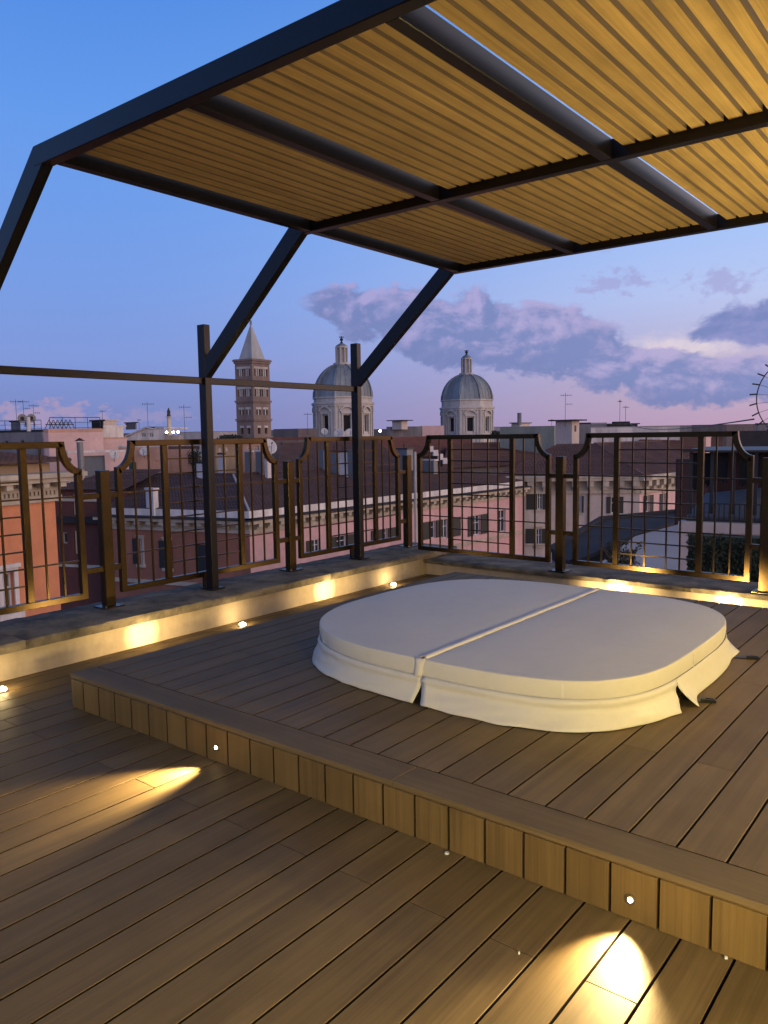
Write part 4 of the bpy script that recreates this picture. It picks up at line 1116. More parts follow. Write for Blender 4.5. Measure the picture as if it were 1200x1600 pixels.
def antenna(label, px, yT, yB, D, kind='yagi', sway=0):
    p = at2(px, D); z0, z1 = z_at(px, yB, p), z_at(px, yT, p); h = z1-z0; t = thing('antenna', label, 'antenna', (p.x, p.y, z0), 'television antennas on the roofs')
    r = .00024*D
    MB().tube((p.x, p.y, z0-.5), (p.x, p.y, z1), r, 6).build('mast', 'dark_metal', t)
    d = Vector((RT.x, RT.y, 0)).normalized(); e = Vector((FW.x, FW.y, 0)).normalized(); m = MB(); c = Vector((p.x, p.y, z1-.08*h))
    dd = (d*cos(sway)+e*sin(sway)); L_ = min(.011*D, h*.35); m.tube(c-dd*L_*.5, c+dd*L_*.7, r*.8, 5)
    nn = dd.cross(Vector((0, 0, 1)))
    for i in range(6): q = c-dd*L_*.5+dd*L_*1.2*i/5; w = L_*(.28-.02*i); m.tube(q-Vector((0, 0, w*.5)), q+Vector((0, 0, w*.5)), r*.7, 5); m.tube(q-nn*w, q+nn*w, r*.6, 5)
    if kind == 'two':
        c = Vector((p.x, p.y, z1-.38*h))
        m.tube(c, c+dd*L_*.8, r*.8, 5)
        for i in range(4): q = c+dd*L_*.8*i/3; m.tube(q-Vector((0, 0, L_*.12)), q+Vector((0, 0, L_*.12)), r*.6, 5)
    m.build('aerial', 'dark_metal', t)
for a in [('thin antenna mast left of the water tanks', 27.5, 624, 668, 90), ('antenna mast above the water tanks', 39, 625, 660, 91, 'two', .6), ('short antenna mast right of the water tanks', 54.5, 631, 668, 92, 'two', 1.0),
          ('small antenna on the cream rooftop hut', 161.5, 641, 660, 95), ('tall antenna with a long boom left of the column statue', 232, 628, 670, 112, 'yagi', 0), ('short antenna between hut and column', 218, 655, 670, 115, 'yagi', .5),
          ('tall antenna left of the first pergola post', 289, 632, 685, 100, 'two', .4), ('antenna left of the first dome', 481, 645, 673, 95, 'yagi', .2), ('antenna on the square stair tower', 883, 614, 660, 95, 'two', .2),
          ('thin mast above the dark rooftop plant', 968, 624, 663, 200, 'yagi', 1.2), ('shorter mast above the dark rooftop plant', 977, 634, 663, 200, 'yagi', .7), ('small antenna on the olive block', 862, 655, 668, 110, 'yagi', .3)]:
    antenna(*a)
def gable_house():
    D = 105; o = at2(193, D); d = hxy(62); f = Face(o, d, hit(257, o, d)); zb = -20; P = lambda px, py: f.px(px, py)
    b = thing('white_house', 'white gable house with two small dark windows near the floodlit column', 'building', (o.x, o.y, -20))
    hs = [f.rect(219.5, 227.5, 677, 683.5), f.rect(232, 239.5, 676.5, 683.5)]
    ze = P(193, 686)[1]; m = MB(); f.wall(m, zb, ze, [])
    f.wall(m, ze, P(230, 675)[1], [(h[0], h[1], h[2], h[3]) for h in hs], .3, a0=P(214, 680)[0], a1=P(243, 680)[0])
    ap = P(230, 668.5); a214, z214 = P(214, 680)[0], P(214, 675)[1]; a243 = P(243, 680)[0]; zm = P(230, 675)[1]
    m.add([f.P(0, ze), f.P(a214, ze), f.P(a214, zm)], [(0, 1, 2)]); m.add([f.P(a214, zm), f.P(a243, zm), f.P(*ap)], [(0, 1, 2)])
    ar, zr = P(257, 669.5); m.quad(f.P(a243, ze), f.P(f.len, ze), f.P(f.len, zr), f.P(a243, P(243, 671)[1])); m.add([f.P(a243, zm), f.P(a243, P(243, 671)[1]), f.P(*ap)], [(0, 1, 2)])
    m.build('wall', 'plaster_white', b)
    for h in hs: f.window(b, h, .28, frame='window_white', fw=.10)
    q = lambda a, z, out: f.P(a, z, out)
    tiles('roof', [q(-.6, ze-.1, -6), q(-.6, ze-.1, .25), q(ap[0], ap[1]+.12, .25), q(ap[0], ap[1]+.12, -6)], 'tiles_dark', b)
    m = MB(); m.bar(q(-.5, ze+.02, .1), q(ap[0], ap[1]+.08, .1), .25, .16); m.bar(q(ap[0], ap[1]+.08, .1), q(a243, P(243, 671)[1]+.05, .1), .25, .16); m.build('verge', 'trim_white', b)
    m = MB(); f.box(m, a243, f.len, zr, zr+.15, -7, .1); m.build('flat_roof', 'plaster_white', b)
    l0 = P(172, 688); tiles('roof', [q(P(172, 688)[0], P(172, 690)[1], -1), q(P(195, 688)[0], P(195, 690)[1], -1), q(ap[0], ap[1], -4), q(P(212, 669)[0], ap[1], -4)], 'tiles_dark', b)
    small_box('dark rooftop block behind the white gable', 197, 212, 214, 661, 671, 118, 'plaster_brown', 'slate_roof')
gable_house()
block('white_house', 'low white roof wall below the floodlights of the column', 'building', 255, 258, 287, 681, 108, 'plaster_white', aL=70, aR=62, roof='plaster_white', th=.1)
def column():
    D = 150; p = at2(265, D); z = lambda y: z_at(265, y, p); t = thing('column_monument', 'floodlit marble column with dark statue on top behind the white gable', 'monument', (p.x, p.y, -20))
    s = D/1225
    MB().box(p.x-6*s, p.x+6*s, p.y-6*s, p.y+6*s, -20, z(682)).build('plinth', 'column_marble', t)
    m = MB(); m.lathe((p.x, p.y, 0), [(3.6*s, z(682)), (3.3*s, z(672)), (2.7*s, z(654)), (2.9*s, z(653.5))], 16); m.build('shaft', 'column_marble', t, smooth=True)
    m = MB(); m.lathe((p.x, p.y, 0), [(2.9*s, z(653.4)), (4.2*s, z(652)), (4.2*s, z(651)), (1.8*s, z(651))], 12); m.build('capital', 'column_marble', t)
    m = MB(); h0, h1 = z(651), z(637); hh = h1-h0
    m.lathe((p.x, p.y, h0), [(2.6*s, 0), (2.9*s, .1*hh), (2.2*s, .4*hh), (2.4*s, .62*hh), (1.9*s, .74*hh), (.8*s, .79*hh), (1.15*s, .86*hh), (1.05*s, .94*hh), (.2*s, hh)], 12)
    m.tube((p.x+1.5*s, p.y, h0+.62*hh), (p.x+3.3*s, p.y+.5*s, h0+.45*hh), .8*s, 6, .5*s); m.build('statue', 'bronze_statue', t, smooth=True)
    for i, (px, py) in enumerate(((260.5, 675.5), (271, 675.5), (278.5, 675))):
        q = at2(px, D-8); L = Vector((q.x, q.y, z_at(px, py, q)))
        w = thing('floodlight', ['left floodlight glowing at the column foot', 'middle small floodlight at the column foot', 'right bright floodlight at the column foot'][i], 'floodlight', L, 'floodlights at the column foot')
        MB().tube(L-Vector((0, 0, 1.6)), L-Vector((0, 0, .2)), .08, 6).build('mount', 'dark_metal', w)
        MB().lathe(L, [(.02, -.20), (.17, -.14), (.22, 0), (.17, .14), (.02, .20)], 10).build('lamp', 'flood_lamp', w, smooth=True)
        ld = bpy.data.lights.new('flood', 'POINT'); ld.energy = 160; ld.color = (1, .74, .38); ld.shadow_soft_size = .3
        lo = bpy.data.objects.new('flood', ld); COL.objects.link(lo); lo.parent = w; lo.location = (0, 0, .9)
column()
# ---- peach houses behind the second fence panel
ia = block('peach_house', 'peach house front with green shutter and framed door below the white gable', 'building', 184, 190, 262, 699, 78, 'plaster_peach', aL=70, aR=58, roof='plaster_white', th=.15,
           holesR=[(239, 251, 719, 744)], frame='trim_white', pane='glass_dark')
q = ia['fr'].rect(200, 211, 722, 745); ia['fr'].shutter(ia['obj'], q[0], q[1], q[2], q[3], 'shutter_green')
block('peach_house', 'orange gabled house block right of the framed door', 'building', 262, 265, 302, 702, 80, 'plaster_peach', aL=70, aR=60, roof='tiles_brown', th=.3, overhang=.3)
block('terrace_wall', 'pale blue grey terrace wall below the peach house', 'wall', 186, 192, 258, 744, 74, 'plaster_grey', aL=70, aR=60, roof='trim_white', th=.1, z0=-12)
block('ochre_house', 'ochre house with small openings behind the first pergola post', 'building', 322, 336, 366, 692, 74, 'plaster_ochre', aL=80, aR=30, roof='tiles_brown', overhang=.4, holesR=[(341, 345.5, 700, 706), (352, 356, 699, 705)])
block('ochre_house', 'dim ochre house with dark windows below the bell tower', 'building', 366, 379, 418, 693, 78, 'plaster_peach', aL=80, aR=50, roof='tiles_brown', overhang=.4, holesR=[(386, 392, 697, 703), (397, 404, 697, 704)])
def dish(label, px, py, D, r, yaw=.4):
    p = at2(px, D); z = z_at(px, py, p); t = thing('satellite_dish', label, 'satellite dish', (p.x, p.y, z-r*1.3), 'satellite dishes on the roofs')
    to = (Vector((CAM.x, CAM.y, 0))-Vector((p.x, p.y, 0))).normalized(); a = atan2(to.y, to.x)+yaw; d = Vector((cos(a), sin(a), .5)).normalized(); c = Vector((p.x, p.y, z))
    u = d.cross(Vector((0, 0, 1))).normalized(); w = u.cross(d); m = MB(); n = 20
    rings = [(0, -.16), (.4, -.13), (.75, -.06), (1, .03)]
    for rr, dd in rings:
        for i in range(n): q = c+(u*cos(2*pi*i/n)+w*sin(2*pi*i/n))*rr*r+d*dd*r; m.v.append(tuple(q))
    for j in range(3):
        for i in range(n): k = (i+1) % n; m.f.append((j*n+i, j*n+k, (j+1)*n+k, (j+1)*n+i))
    o = m.build('reflector', 'dish_grey', t, smooth=True); sd = o.modifiers.new('Solidify', 'SOLIDIFY'); sd.thickness = .02
    m = MB(); m.tube(c-w*r*.9, c+d*r*.8, .02, 5); m.tube(c+d*r*.72, c+d*r*.92, .05, 8); m.build('feed_arm', 'dark_metal', t)
    m = MB(); m.tube(c-d*.1, c-d*.1-Vector((0, 0, r*1.4)), .03, 6); m.build('post', 'dark_metal', t)
dish('grey satellite dish on the blush annexe wall', 177, 710.5, 75, .42, .3); dish('grey satellite dish on the peach house roof', 223.5, 705.5, 76.5, .42, -.2)
dish('large grey dish in the fence gap below the bell tower', 420, 697, 58, .62, .5); dish('pale round dish at the foot of the first dome, left', 507, 674, 120, .55, .1); dish('pale low dish at the foot of the first dome, middle', 529, 677, 118, .80, -.2); dish('pale low dish at the foot of the first dome, right', 547, 676.5, 119, .75, .2)
# ---- bell tower
def bell_tower():
    D = 330; o = at2(397, D); dL, dR = -hxy(77), hxy(0)
    b = thing('bell_tower', 'brown brick bell tower with arched openings and pale pyramid spire', 'tower', (o.x, o.y, -20))
    sR = hit(424, o, dR); sL = hit(370.5, o, dL); s = (sR+sL)/2; sR = sL = min(sR, sL)*1.0 if abs(sR-sL) < 4 else s
    fl, fr = Face(o, dL, hit(370.5, o, dL)), Face(o, dR, hit(424, o, dR)); sl, sr = fl.len, fr.len
    z = lambda y: z_at(397, y, o)
    tiers = [(565, 592, 3), (597, 624, 3), (629, 653, 2), (658, 683, 1)]
    m = MB(); cols = MB(); voids = []
    ZL = [z(683)]+[]
    for f, ln in ((fl, sl), (fr, sr)):
        holes = []
        for yt, yb, k in tiers:
            y0, y1 = yt+7, yb-5
            for c in (.30, .70):
                w = ln*(.165 if k == 3 else .12 if k == 2 else .075); holes.append((ln*c-w, ln*c+w, z(y1), z(y0)))
                h = holes[-1]
                for i in range(1, k): x = h[0]+(h[1]-h[0])*i/k; f.box(cols, x-.28, x+.28, h[2], h[3], -.5, -.05)
                # arch heads
                f.box(cols, h[0]-.3, h[1]+.3, h[3]-.9, h[3], -.35, .12)
                voids.append((f, h))
        f.wall(m, -20, z(562), holes, 1.6)
        for yy in (594.5, 626, 655, 683):
            bands = MB(); f.box(bands, -.45, ln+.45, z(yy+1.2), z(yy-.8), .01, .5); f.box(bands, -.2, ln+.2, z(yy+3), z(yy+1.6), .01, .4); bands.build('string_course', 'tower_brick', b)
        bands = MB(); f.box(bands, -.75, ln+.75, z(563.5), z(561), .01, .8); f.box(bands, -.35, ln+.35, z(567), z(563.5), .01, .4); bands.build('cornice', 'tower_brick', b)
    p = [o, o+dR*sr, o+dR*sr+dL*sl, o+dL*sl]
    Face(p[1], dL, sl).wall(m, -20, z(562)); Face(p[3], dR, sr).wall(m, -20, z(562)); m.build('wall', 'tower_brick', b)
    cols.build('colonnettes', 'church_stone', b)['kind'] = 'stuff'
    for f, h in voids: MB().quad(f.P(h[0], h[2], -1.6), f.P(h[1], h[2], -1.6), f.P(h[1], h[3], -1.6), f.P(h[0], h[3], -1.6)).build('opening', 'void_dark', b)
    c = sum(p, Vector((0, 0)))/4; q = [c+(v-c)*1.09 for v in p]; MB().prism([tuple(v) for v in q], z(562)+.01, z(560)).build('roof_slab', 'tower_brick', b)
    q = [c+(v-c)*.76 for v in p]; zt = z_at(393, 507, c); m = MB(); m.add([(v.x, v.y, z(560)+.01) for v in q]+[((c+(v-c)*.05).x, (c+(v-c)*.05).y, zt) for v in q], [(i, (i+1) % 4, 4+(i+1) % 4, 4+i) for i in range(4)]+[(4, 5, 6, 7)])
    m.build('spire', 'spire_stone', b); MB().tube((c.x, c.y, zt), (c.x, c.y, zt+1.6), .5, 8).build('finial', 'church_lead', b)
bell_tower()
# ---- the two domes
def dome(label, pxc, half, yb, y_cor, y_att, y_top, y_l1, y_l2, y_tip, D, seed):
    p = at2(pxc, D); z = lambda y: z_at(pxc, y, p); s = D/F_PX; b = thing('dome', label, 'dome', (p.x, p.y, -10))
    R = half*s; base_a = atan2(C2.y-p.y, C2.x-p.x)+radians(8)
    V = [(cos(base_a+radians(22.5+45*i)), sin(base_a+radians(22.5+45*i))) for i in range(8)]
    oct_ = lambda r: [(p.x+r*v[0], p.y+r*v[1]) for v in V]
    Rd = R*.955
    zc, za, zb = z(y_cor), z(y_att), z(yb)
    wall = MB(); 
    for i in range(8):
        a, c = Vector(oct_(Rd)[i]), Vector(oct_(Rd)[(i+1) % 8]); f = Face(a, (c-a).normalized(), (c-a).length); L_ = f.len
        n2 = Vector((a.x+c.x-2*p.x, a.y+c.y-2*p.y)).normalized(); f.n = n2
        hh = (zb+(zc-zb)*.06, zb+(zc-zb)*.60); h = (L_*.335, L_*.665, hh[0], hh[1])
        f.wall(wall, -10, zc-.1, [h], .9)
        # pilasters, framed window with pediment
        m = MB()
        for q in (.0, .155, .80, .955): f.box(m, L_*q, L_*(q+.05), zb-4, zc-.9, .01, .32)
        m.build('pilaster', 'church_stone', b)
        w = f.window(b, h, .7, 'church_stone', 'void_dark', fw=.18, mull=False, trans=False)
        m = MB(); e = L_*.055
        for r in ((h[0]-e, h[0], h[2]-.5, h[3]+.3), (h[1], h[1]+e, h[2]-.5, h[3]+.3)): f.box(m, *r, .012, .3)
        f.box(m, h[0]-e*1.6, h[1]+e*1.6, h[3]+.3, h[3]+.85, .012, .42)
        k = 8; zt = h[3]+.9; w2 = (h[1]-h[0])/2+e*2.2; am = (h[0]+h[1])/2; rise = (zc-zb)*.16
        for j in range(k):
            t0, t1 = pi*j/k, pi*(j+1)/k; q0 = f.P(am-w2*cos(t0), zt+rise*sin(t0), .3); q1 = f.P(am-w2*cos(t1), zt+rise*sin(t1), .3); m.bar(q0, q1, .7, .45)
        m.build('pediment', 'church_stone', w)
    wall.build('drum', 'church_stone', b)
    m = MB(); m.prism(oct_(R*1.03), zc-.55, zc); m.prism(oct_(R*1.0), zc-1.1, zc-.552); m.prism(oct_(R*.95), zc+.001, za-.4); m.prism(oct_(R*.985), za-.399, za); m.build('cornice', 'church_stone', b)
    # lead shell: eight curved facets with a rib on every edge
    zt = z(y_top); hgt = zt-za; R0 = R*.935; n = 14
    prof = [(R0*cos(radians(80*j/n))**.92, hgt*sin(radians(80*j/n))/sin(radians(80))) for j in range(n+1)]
    sh = MB()
    for i in range(8):
        for j in range(n):
            q = [(p.x+r*v[0], p.y+r*v[1], za+h_) for (r, h_), v in ((prof[j], V[i]), (prof[j], V[(i+1) % 8]), (prof[j+1], V[(i+1) % 8]), (prof[j+1], V[i]))]; sh.quad(*q)
            # standing seams
            for t in (.25, .5, .75):
                A = Vector(q[0]).lerp(Vector(q[1]), t); B = Vector(q[3]).lerp(Vector(q[2]), t); sh.bar(A, B, .16, .16)
    sh.build('shell', 'church_lead', b)
    for i in range(8):
        m = MB()
        for j in range(n):
            A = Vector((p.x+prof[j][0]*V[i][0], p.y+prof[j][0]*V[i][1], za+prof[j][1])); B = Vector((p.x+prof[j+1][0]*V[i][0], p.y+prof[j+1][0]*V[i][1], za+prof[j+1][1])); m.bar(A, B, .75, .5)
        m.build('rib', 'church_lead', b)
    # lantern
    rl = R*.185; z1, z2, z3 = z(y_l1), z(y_l2), z(y_tip)
    m = MB(); m.prism(oct_(rl*1.5), zt-.3, zt+.5); m.prism(oct_(rl*.72), zt+.501, z1); m.prism(oct_(rl*1.12), z1+.001, z1+.5)
    m.build('lantern', 'church_stone', b)
    m = MB()
    for v in V: m.tube((p.x+rl*.95*v[0], p.y+rl*.95*v[1], zt+.5), (p.x+rl*.95*v[0], p.y+rl*.95*v[1], z1), rl*.16, 6)
    m.build('lantern_columns', 'church_stone', b)
    m = MB(); hh = z2-z1-.5; m.lathe((p.x, p.y, z1+.501), [(rl*1.0, 0), (rl*.92, hh*.25), (rl*.62, hh*.6), (rl*.35, hh*.85), (rl*.2, hh)], 16); m.build('lantern_cap', 'church_lead', b, smooth=True)
    m = MB(); m.lathe((p.x, p.y, z2), [(rl*.28, 0), (rl*.12, (z3-z2)*.25), (rl*.10, (z3-z2)*.45)], 8); m.lathe((p.x, p.y, z2+(z3-z2)*.5), [(.02, -.5), (.42, -.25), (.5, 0), (.42, .25), (.02, .5)], 10)
    t3 = z2+(z3-z2)*.55; m.tube((p.x, p.y, t3), (p.x, p.y, z3), .14, 6); rr = Vector((RT.x, RT.y, 0)).normalized()*.7; zz = t3+(z3-t3)*.65; m.bar((p.x-rr.x, p.y-rr.y, zz), (p.x+rr.x, p.y+rr.y, zz), .22); m.build('cross', 'bronze_statue', b)
dome('lead covered church dome partly hidden by the second pergola post', 536.5, 49, 678, 629.5, 621, 570, 544, 536, 525, 225, 1)
dome('lead covered church dome standing clear right of the second pergola post', 729.5, 42.5, 677, 636.5, 625, 585.5, 562, 554, 547, 262, 2)
# ---- roofs and rooftop blocks in the middle distance
block('brown_house', 'long low brown rooftop block below the first dome with pale end wall', 'building', 427.5, 466, 497, 672, 105, 'plaster_brown', aL=90, aR=40, roof='plaster_brown', th=.2)
bw = block('glazed_penthouse', 'rooftop penthouse with blue glass panes in white frames in the fence gap', 'building', 424, 428, 467, 688, 86, 'plaster_brown', aL=70, aR=52, roof='tiles_red', th=.3, overhang=.3,
      holesR=[(432.5, 444, 692.5, 705), (447, 458.5, 692, 704.5), (460.5, 465, 692, 704)], pane='glass_blue', wkw=dict(mull=False, trans=False, fw=.16))
def tiled_house(label, e0, e1, r0, r1, De0, De1, Dr0, Dr1, mat, wall='plaster_peach', name='tiled_house', course=.36, col=.3, group=None):
    """a house seen as its roof slope: eave and ridge end points in the picture with their distances"""
    E0, E1, R0, R1 = sight(*e0, De0), sight(*e1, De1), sight(*r0, Dr0), sight(*r1, Dr1)
    c = (E0+E1)/2; b = thing(name, label, 'building', (c.x, c.y, -20), group)
    for a in (E1, R0, R1): pass
    ze = (E0.z+E1.z)/2; zr = (R0.z+R1.z)/2
    E0.z = E1.z = ze; R0.z = R1.z = zr
    B0, B1 = R0*2-E0, R1*2-E1; B0.z = B1.z = ze
    tiles('roof', [E0, E1, R1, R0], mat, b, course, col); tiles('roof', [B1, B0, R0, R1], mat, b, course*2, col*2)
    ctr = (E0+E1+B0+B1)/4; q = [ctr+(v-ctr)*.97 for v in (E0, E1, B1, B0)]
    m = MB(); m.prism([(v.x, v.y) for v in q], -20, ze-.05)
    for s_, e_, r_, b_ in ((0, E0, R0, B0), (1, E1, R1, B1)):
        k = lambda v: tuple(ctr+(Vector((v.x, v.y, ctr.z))-ctr)*.97+Vector((0, 0, v.z-ctr.z-.06)))
        m.add([k(e_), k(r_), k(b_)], [(0, 1, 2)])
    m.build('wall', wall, b); ridge('ridge_tiles', [R0, R1], .16, mat, b)
    return b
tiled_house('dark brown tiled roof rising behind the pink building left of the second post', (424, 742), (640, 744), (440, 690), (590, 692), 62, 76, 78, 90, 'tiles_dark')
tiled_house('brick red tiled roof stretching behind the second pergola post', (556, 716), (742, 712), (560, 682), (735, 684), 95, 118, 112, 135, 'tiles_red', 'plaster_brown')
tiled_house('brown tiled roof between the second dome and the olive block', (690, 728), (884, 726), (700, 688), (880, 695), 88, 104, 112, 124, 'tiles_brown', 'plaster_brown')
tiled_house('maroon tiled roof behind the beige building under the far fence top', (985, 715), (1130, 712), (1000, 685), (1130, 684), 105, 112, 128, 135, 'tiles_brown', 'plaster_blush')
block('pink_rooftop', 'pale pink rooftop wall just left of the second dome', 'building', 657, 660, 694, 667, 150, 'plaster_blush', aL=80, aR=45, roof='plaster_blush', th=.2)
block('grey_rooftop', 'low grey rooftop parapet under the small square hut', 'building', 604, 609, 660, 668.5, 140, 'plaster_grey', aL=80, aR=45, roof='plaster_grey', th=.2)
small_box('small square rooftop hut with flat lid between the two domes', 613, 627.5, 637, 657.5, 671, 138, 'plaster_beige', 'slate_roof', ov=.5)
ob = block('olive_block', 'long olive grey rooftop block right of the second dome', 'building', 781, 866, 884, 667, 108, 'plaster_green', aL=84, aR=20, roof='plaster_green', th=.15)
small_box('small pale rooftop base of the round flue', 799, 812, 828, 661.5, 670, 118, 'plaster_beige', 'plaster_grey')
flue('thick grey flue on the olive block roof', 811.5, 645, 664, 116, .30, 'plaster_grey', False)
small_box('square stair tower with flat lid and slit window', 868, 893.5, 905, 657.5, 694, 95, 'plaster_beige', 'slate_roof', ov=.45, name='stair_tower', cat='tower', aL=90, aR=10, holesR=[(897.5, 900.5, 665, 674.5)], frame='plaster_brown', pane='void_dark', wkw=dict(mull=False, trans=False))
block('blue_rooftop', 'blue grey rooftop box beside the square stair tower', 'building', 903, 907, 923, 663, 120, 'plaster_grey', aL=80, aR=60, roof='slate_roof')
block('blue_rooftop', 'fluted grey rooftop screen right of the stair tower', 'building', 921, 924, 948, 662.5, 160, 'plaster_grey', aL=80, aR=60, roof='flat_roof')
def plant_room():
    o = block('plant_room', 'dark blue rooftop plant room with ribbed sides and flat cap', 'building', 946, 952, 996, 663.5, 220, 'slate_roof', aL=80, aR=60, roof='dark_metal', th=.3, overhang=.3, z0=-10)
    f = o['fr']; m = MB()
    for i in range(14): a = f.len*(i+.5)/14; f.box(m, a-.12, a+.12, o['zt']-6, o['zt'], .01, .3)
    m.build('ribs', 'dark_metal', o['obj']); f.box(m := MB(), f.len*.18, f.len*.75, o['top']+.002, o['top']+.5, -5, -1); m.build('cap', 'slate_roof', o['obj'])
plant_room()
block('white_rooftop', 'long pale rooftop edge just below the far fence rail', 'building', 900, 905, 1062, 669, 125, 'plaster_white', aL=80, aR=58, roof='flat_roof', th=.15)
block('blue_rooftop', 'blue grey apartment rooftop at the right picture edge', 'building', 1179, 1184, 1260, 663.5, 150, 'plaster_grey', aL=80, aR=60, roof='slate_roof')
block('blue_rooftop', 'lower grey blue roof in front of the apartment at the right edge', 'building', 1150, 1156, 1260, 676, 130, 'slate_roof', aL=80, aR=60, roof='slate_roof')
chimney('pale pink chimney on the maroon roof behind the right fence panel', 1100, 1111, 682, 706, 100, 'plaster_blush', 'plaster_blush', ratio=.3)
# ---- far skyline fringe
rng = random.Random(21)
for i, (a, bx_) in enumerate([(-60, 40), (40, 130), (130, 260), (280, 372), (424, 500), (580, 660), (770, 800), (1000, 1080), (1080, 1190)]):
    D = rng.uniform(420, 640); y = rng.uniform(672, 677)-.012*(a-300)*.9
    block('far_building', ['pale', 'dusky', 'grey', 'dim', 'low', 'hazy', 'small', 'flat', 'long'][i]+' far building on the skyline '+['left of the water tanks', 'behind the pink house', 'behind the white gable', 'left of the bell tower', 'right of the bell tower', 'between the two domes', 'right of the second dome', 'behind the right panel', 'under the wheel'][i],
          'building', a, a+(bx_-a)*.5, bx_, y, D, ['plaster_beige', 'plaster_grey', 'plaster_brown'][i % 3], aL=80, aR=50, roof='slate_roof', group='far buildings on the skyline')
# ---- right: covered terrace, hedge, plant, wheel, cable
def maroon():
    block('maroon_building', 'dark maroon building edge between the beige building and covered terrace', 'building', 1057, 1060, 1300, 724, 40, 'maroon_wall', aL=90, aR=70, roof='slate_roof', th=.2)
maroon()
def covered_terrace():
    D = 15; o = at2(1078, D); d = hxy(80); f = Face(o, d, hit(1290, o, d)); z = lambda y: z_at(1140, y, o); ln = f.len
    t = thing('covered_terrace', 'dark covered roof terrace with hanging blinds and railing behind the right fence panel', 'terrace', (o.x, o.y, z(815)))
    m = MB(); f.box(m, -.1, ln, z(706), z(703), -3.0, .15); m.build('canopy', 'dark_metal', t)
    m = MB(); f.box(m, 0, ln, z(830), z(803), -3.2, -3.0); f.box(m, 0, ln, z(803), z(708), -3.2, -3.1); m.build('back_wall', 'maroon_wall', t)
    for i in range(7): a = i*ln/6; m = MB(); f.box(m, a, a+.06, z(815), z(706)-.002, -.06, 0); m.build('post', 'dark_metal', t)
    xs = [(1079, 1096), (1100.5, 1117), (1121, 1138), (1143, 1150), (1156, 1174), (1177, 1192), (1195, 1215), (1218, 1250)]
    for i, (a, b) in enumerate(xs):
        q = f.rect(a, b, 708, 770-(i % 3)*7); m = MB(); n = 8
        for k in range(n): s0 = q[0]+(q[1]-q[0])*k/n; f.box(m, s0, s0+(q[1]-q[0])/n*.9, q[2]+.03*((k*7+i) % 3), q[3], -.16-.04*(k % 2), -.10); 
        m.build('blind', 'void_dark', t)
    m = MB(); m.quad(f.P(0, z(806), .2), f.P(ln, z(806), .2), f.P(ln, z(764), -2.6), f.P(0, z(788), -2.6)); o2 = m.build('lean_to_roof', 'awning_grey', t); sd = o2.modifiers.new('Solidify', 'SOLIDIFY'); sd.thickness = .05
    m = MB(); f.box(m, 0, ln, z(812.5), z(809), .22, .27); f.box(m, 0, ln, z(786), z(784.5), .23, .26); m.build('rail', 'dark_metal', t)
    for i in range(26): a = (i+.5)*ln/26; m = MB(); f.box(m, a, a+.02, z(809), z(786), .235, .255); m.build('baluster', 'dark_metal', t)
    m = MB(); f.box(m, -.1, ln, z(828), z(813), .1, .45); f.box(m, -.1, ln, -8, z(828)-.002, .0, .40); m.build('parapet', 'plaster_beige', t)
covered_terrace()
def leaf_cluster(m, c, r, n, size, rng, flat=1.):
    for _ in range(n):
        while True:
            v = Vector((rng.uniform(-1, 1), rng.uniform(-1, 1), rng.uniform(-1, 1)))
            if v.length < 1: break
        v = v*(.55+.45*rng.random()); p = Vector(c)+Vector((v.x*r[0], v.y*r[1], v.z*r[2]))
        a = Vector((rng.gauss(0, 1), rng.gauss(0, 1), rng.gauss(0, flat))).normalized(); b = a.orthogonal().normalized(); s = size*rng.uniform(.6, 1.3)
        cc = a.cross(b); m.add([p-a*s, p+b*s*.45, p+a*s, p-b*s*.45+cc*s*.2], [(0, 1, 2, 3)])
def hedge():
    D = 11.6; o = at2(1076, D); d = hxy(80); f = Face(o, d, hit(1290, o, d)); zt, zb = z_at(1140, 828, o), z_at(1140, 905, o); rng = random.Random(5)
    t = thing('hedge', 'dark green clipped hedge behind the lower bars of the right fence panel', 'hedge', (o.x, o.y, zb-.3)); c = f.P(f.len/2, (zt+zb)/2, -.2)
    m = MB(); a = 0
    for i in range(5200):
        s, z = rng.uniform(0, f.len), zb-.2+(zt-zb+.2)*rng.random(); out = -rng.random()**2*.4+noise.noise(Vector((s*3, z*3, 0)))*.08
        if z > zt-.1+noise.noise(Vector((s*4, 0, 5)))*.07: continue
        p = Vector(f.P(s, z, out)); q = Vector((rng.gauss(0, 1), rng.gauss(0, 1), rng.gauss(0, 1))).normalized(); b = q.orthogonal().normalized(); sz = rng.uniform(.018, .038)
        m.add([p-q*sz, p+b*sz*.5, p+q*sz, p-b*sz*.5], [(0, 1, 2, 3)])
    m.build('foliage', 'leaf_dark', t)['kind'] = 'stuff'
    m = MB(); f.box(m, 0, f.len, zb-.6, zt-.12, -.5, -.22); m.build('core', 'leaf_dark', t)
    m = MB(); f.box(m, -.05, f.len, zb-1.2, zb-.25, -.6, .1); m.build('planter', 'plaster_grey', t)
hedge()
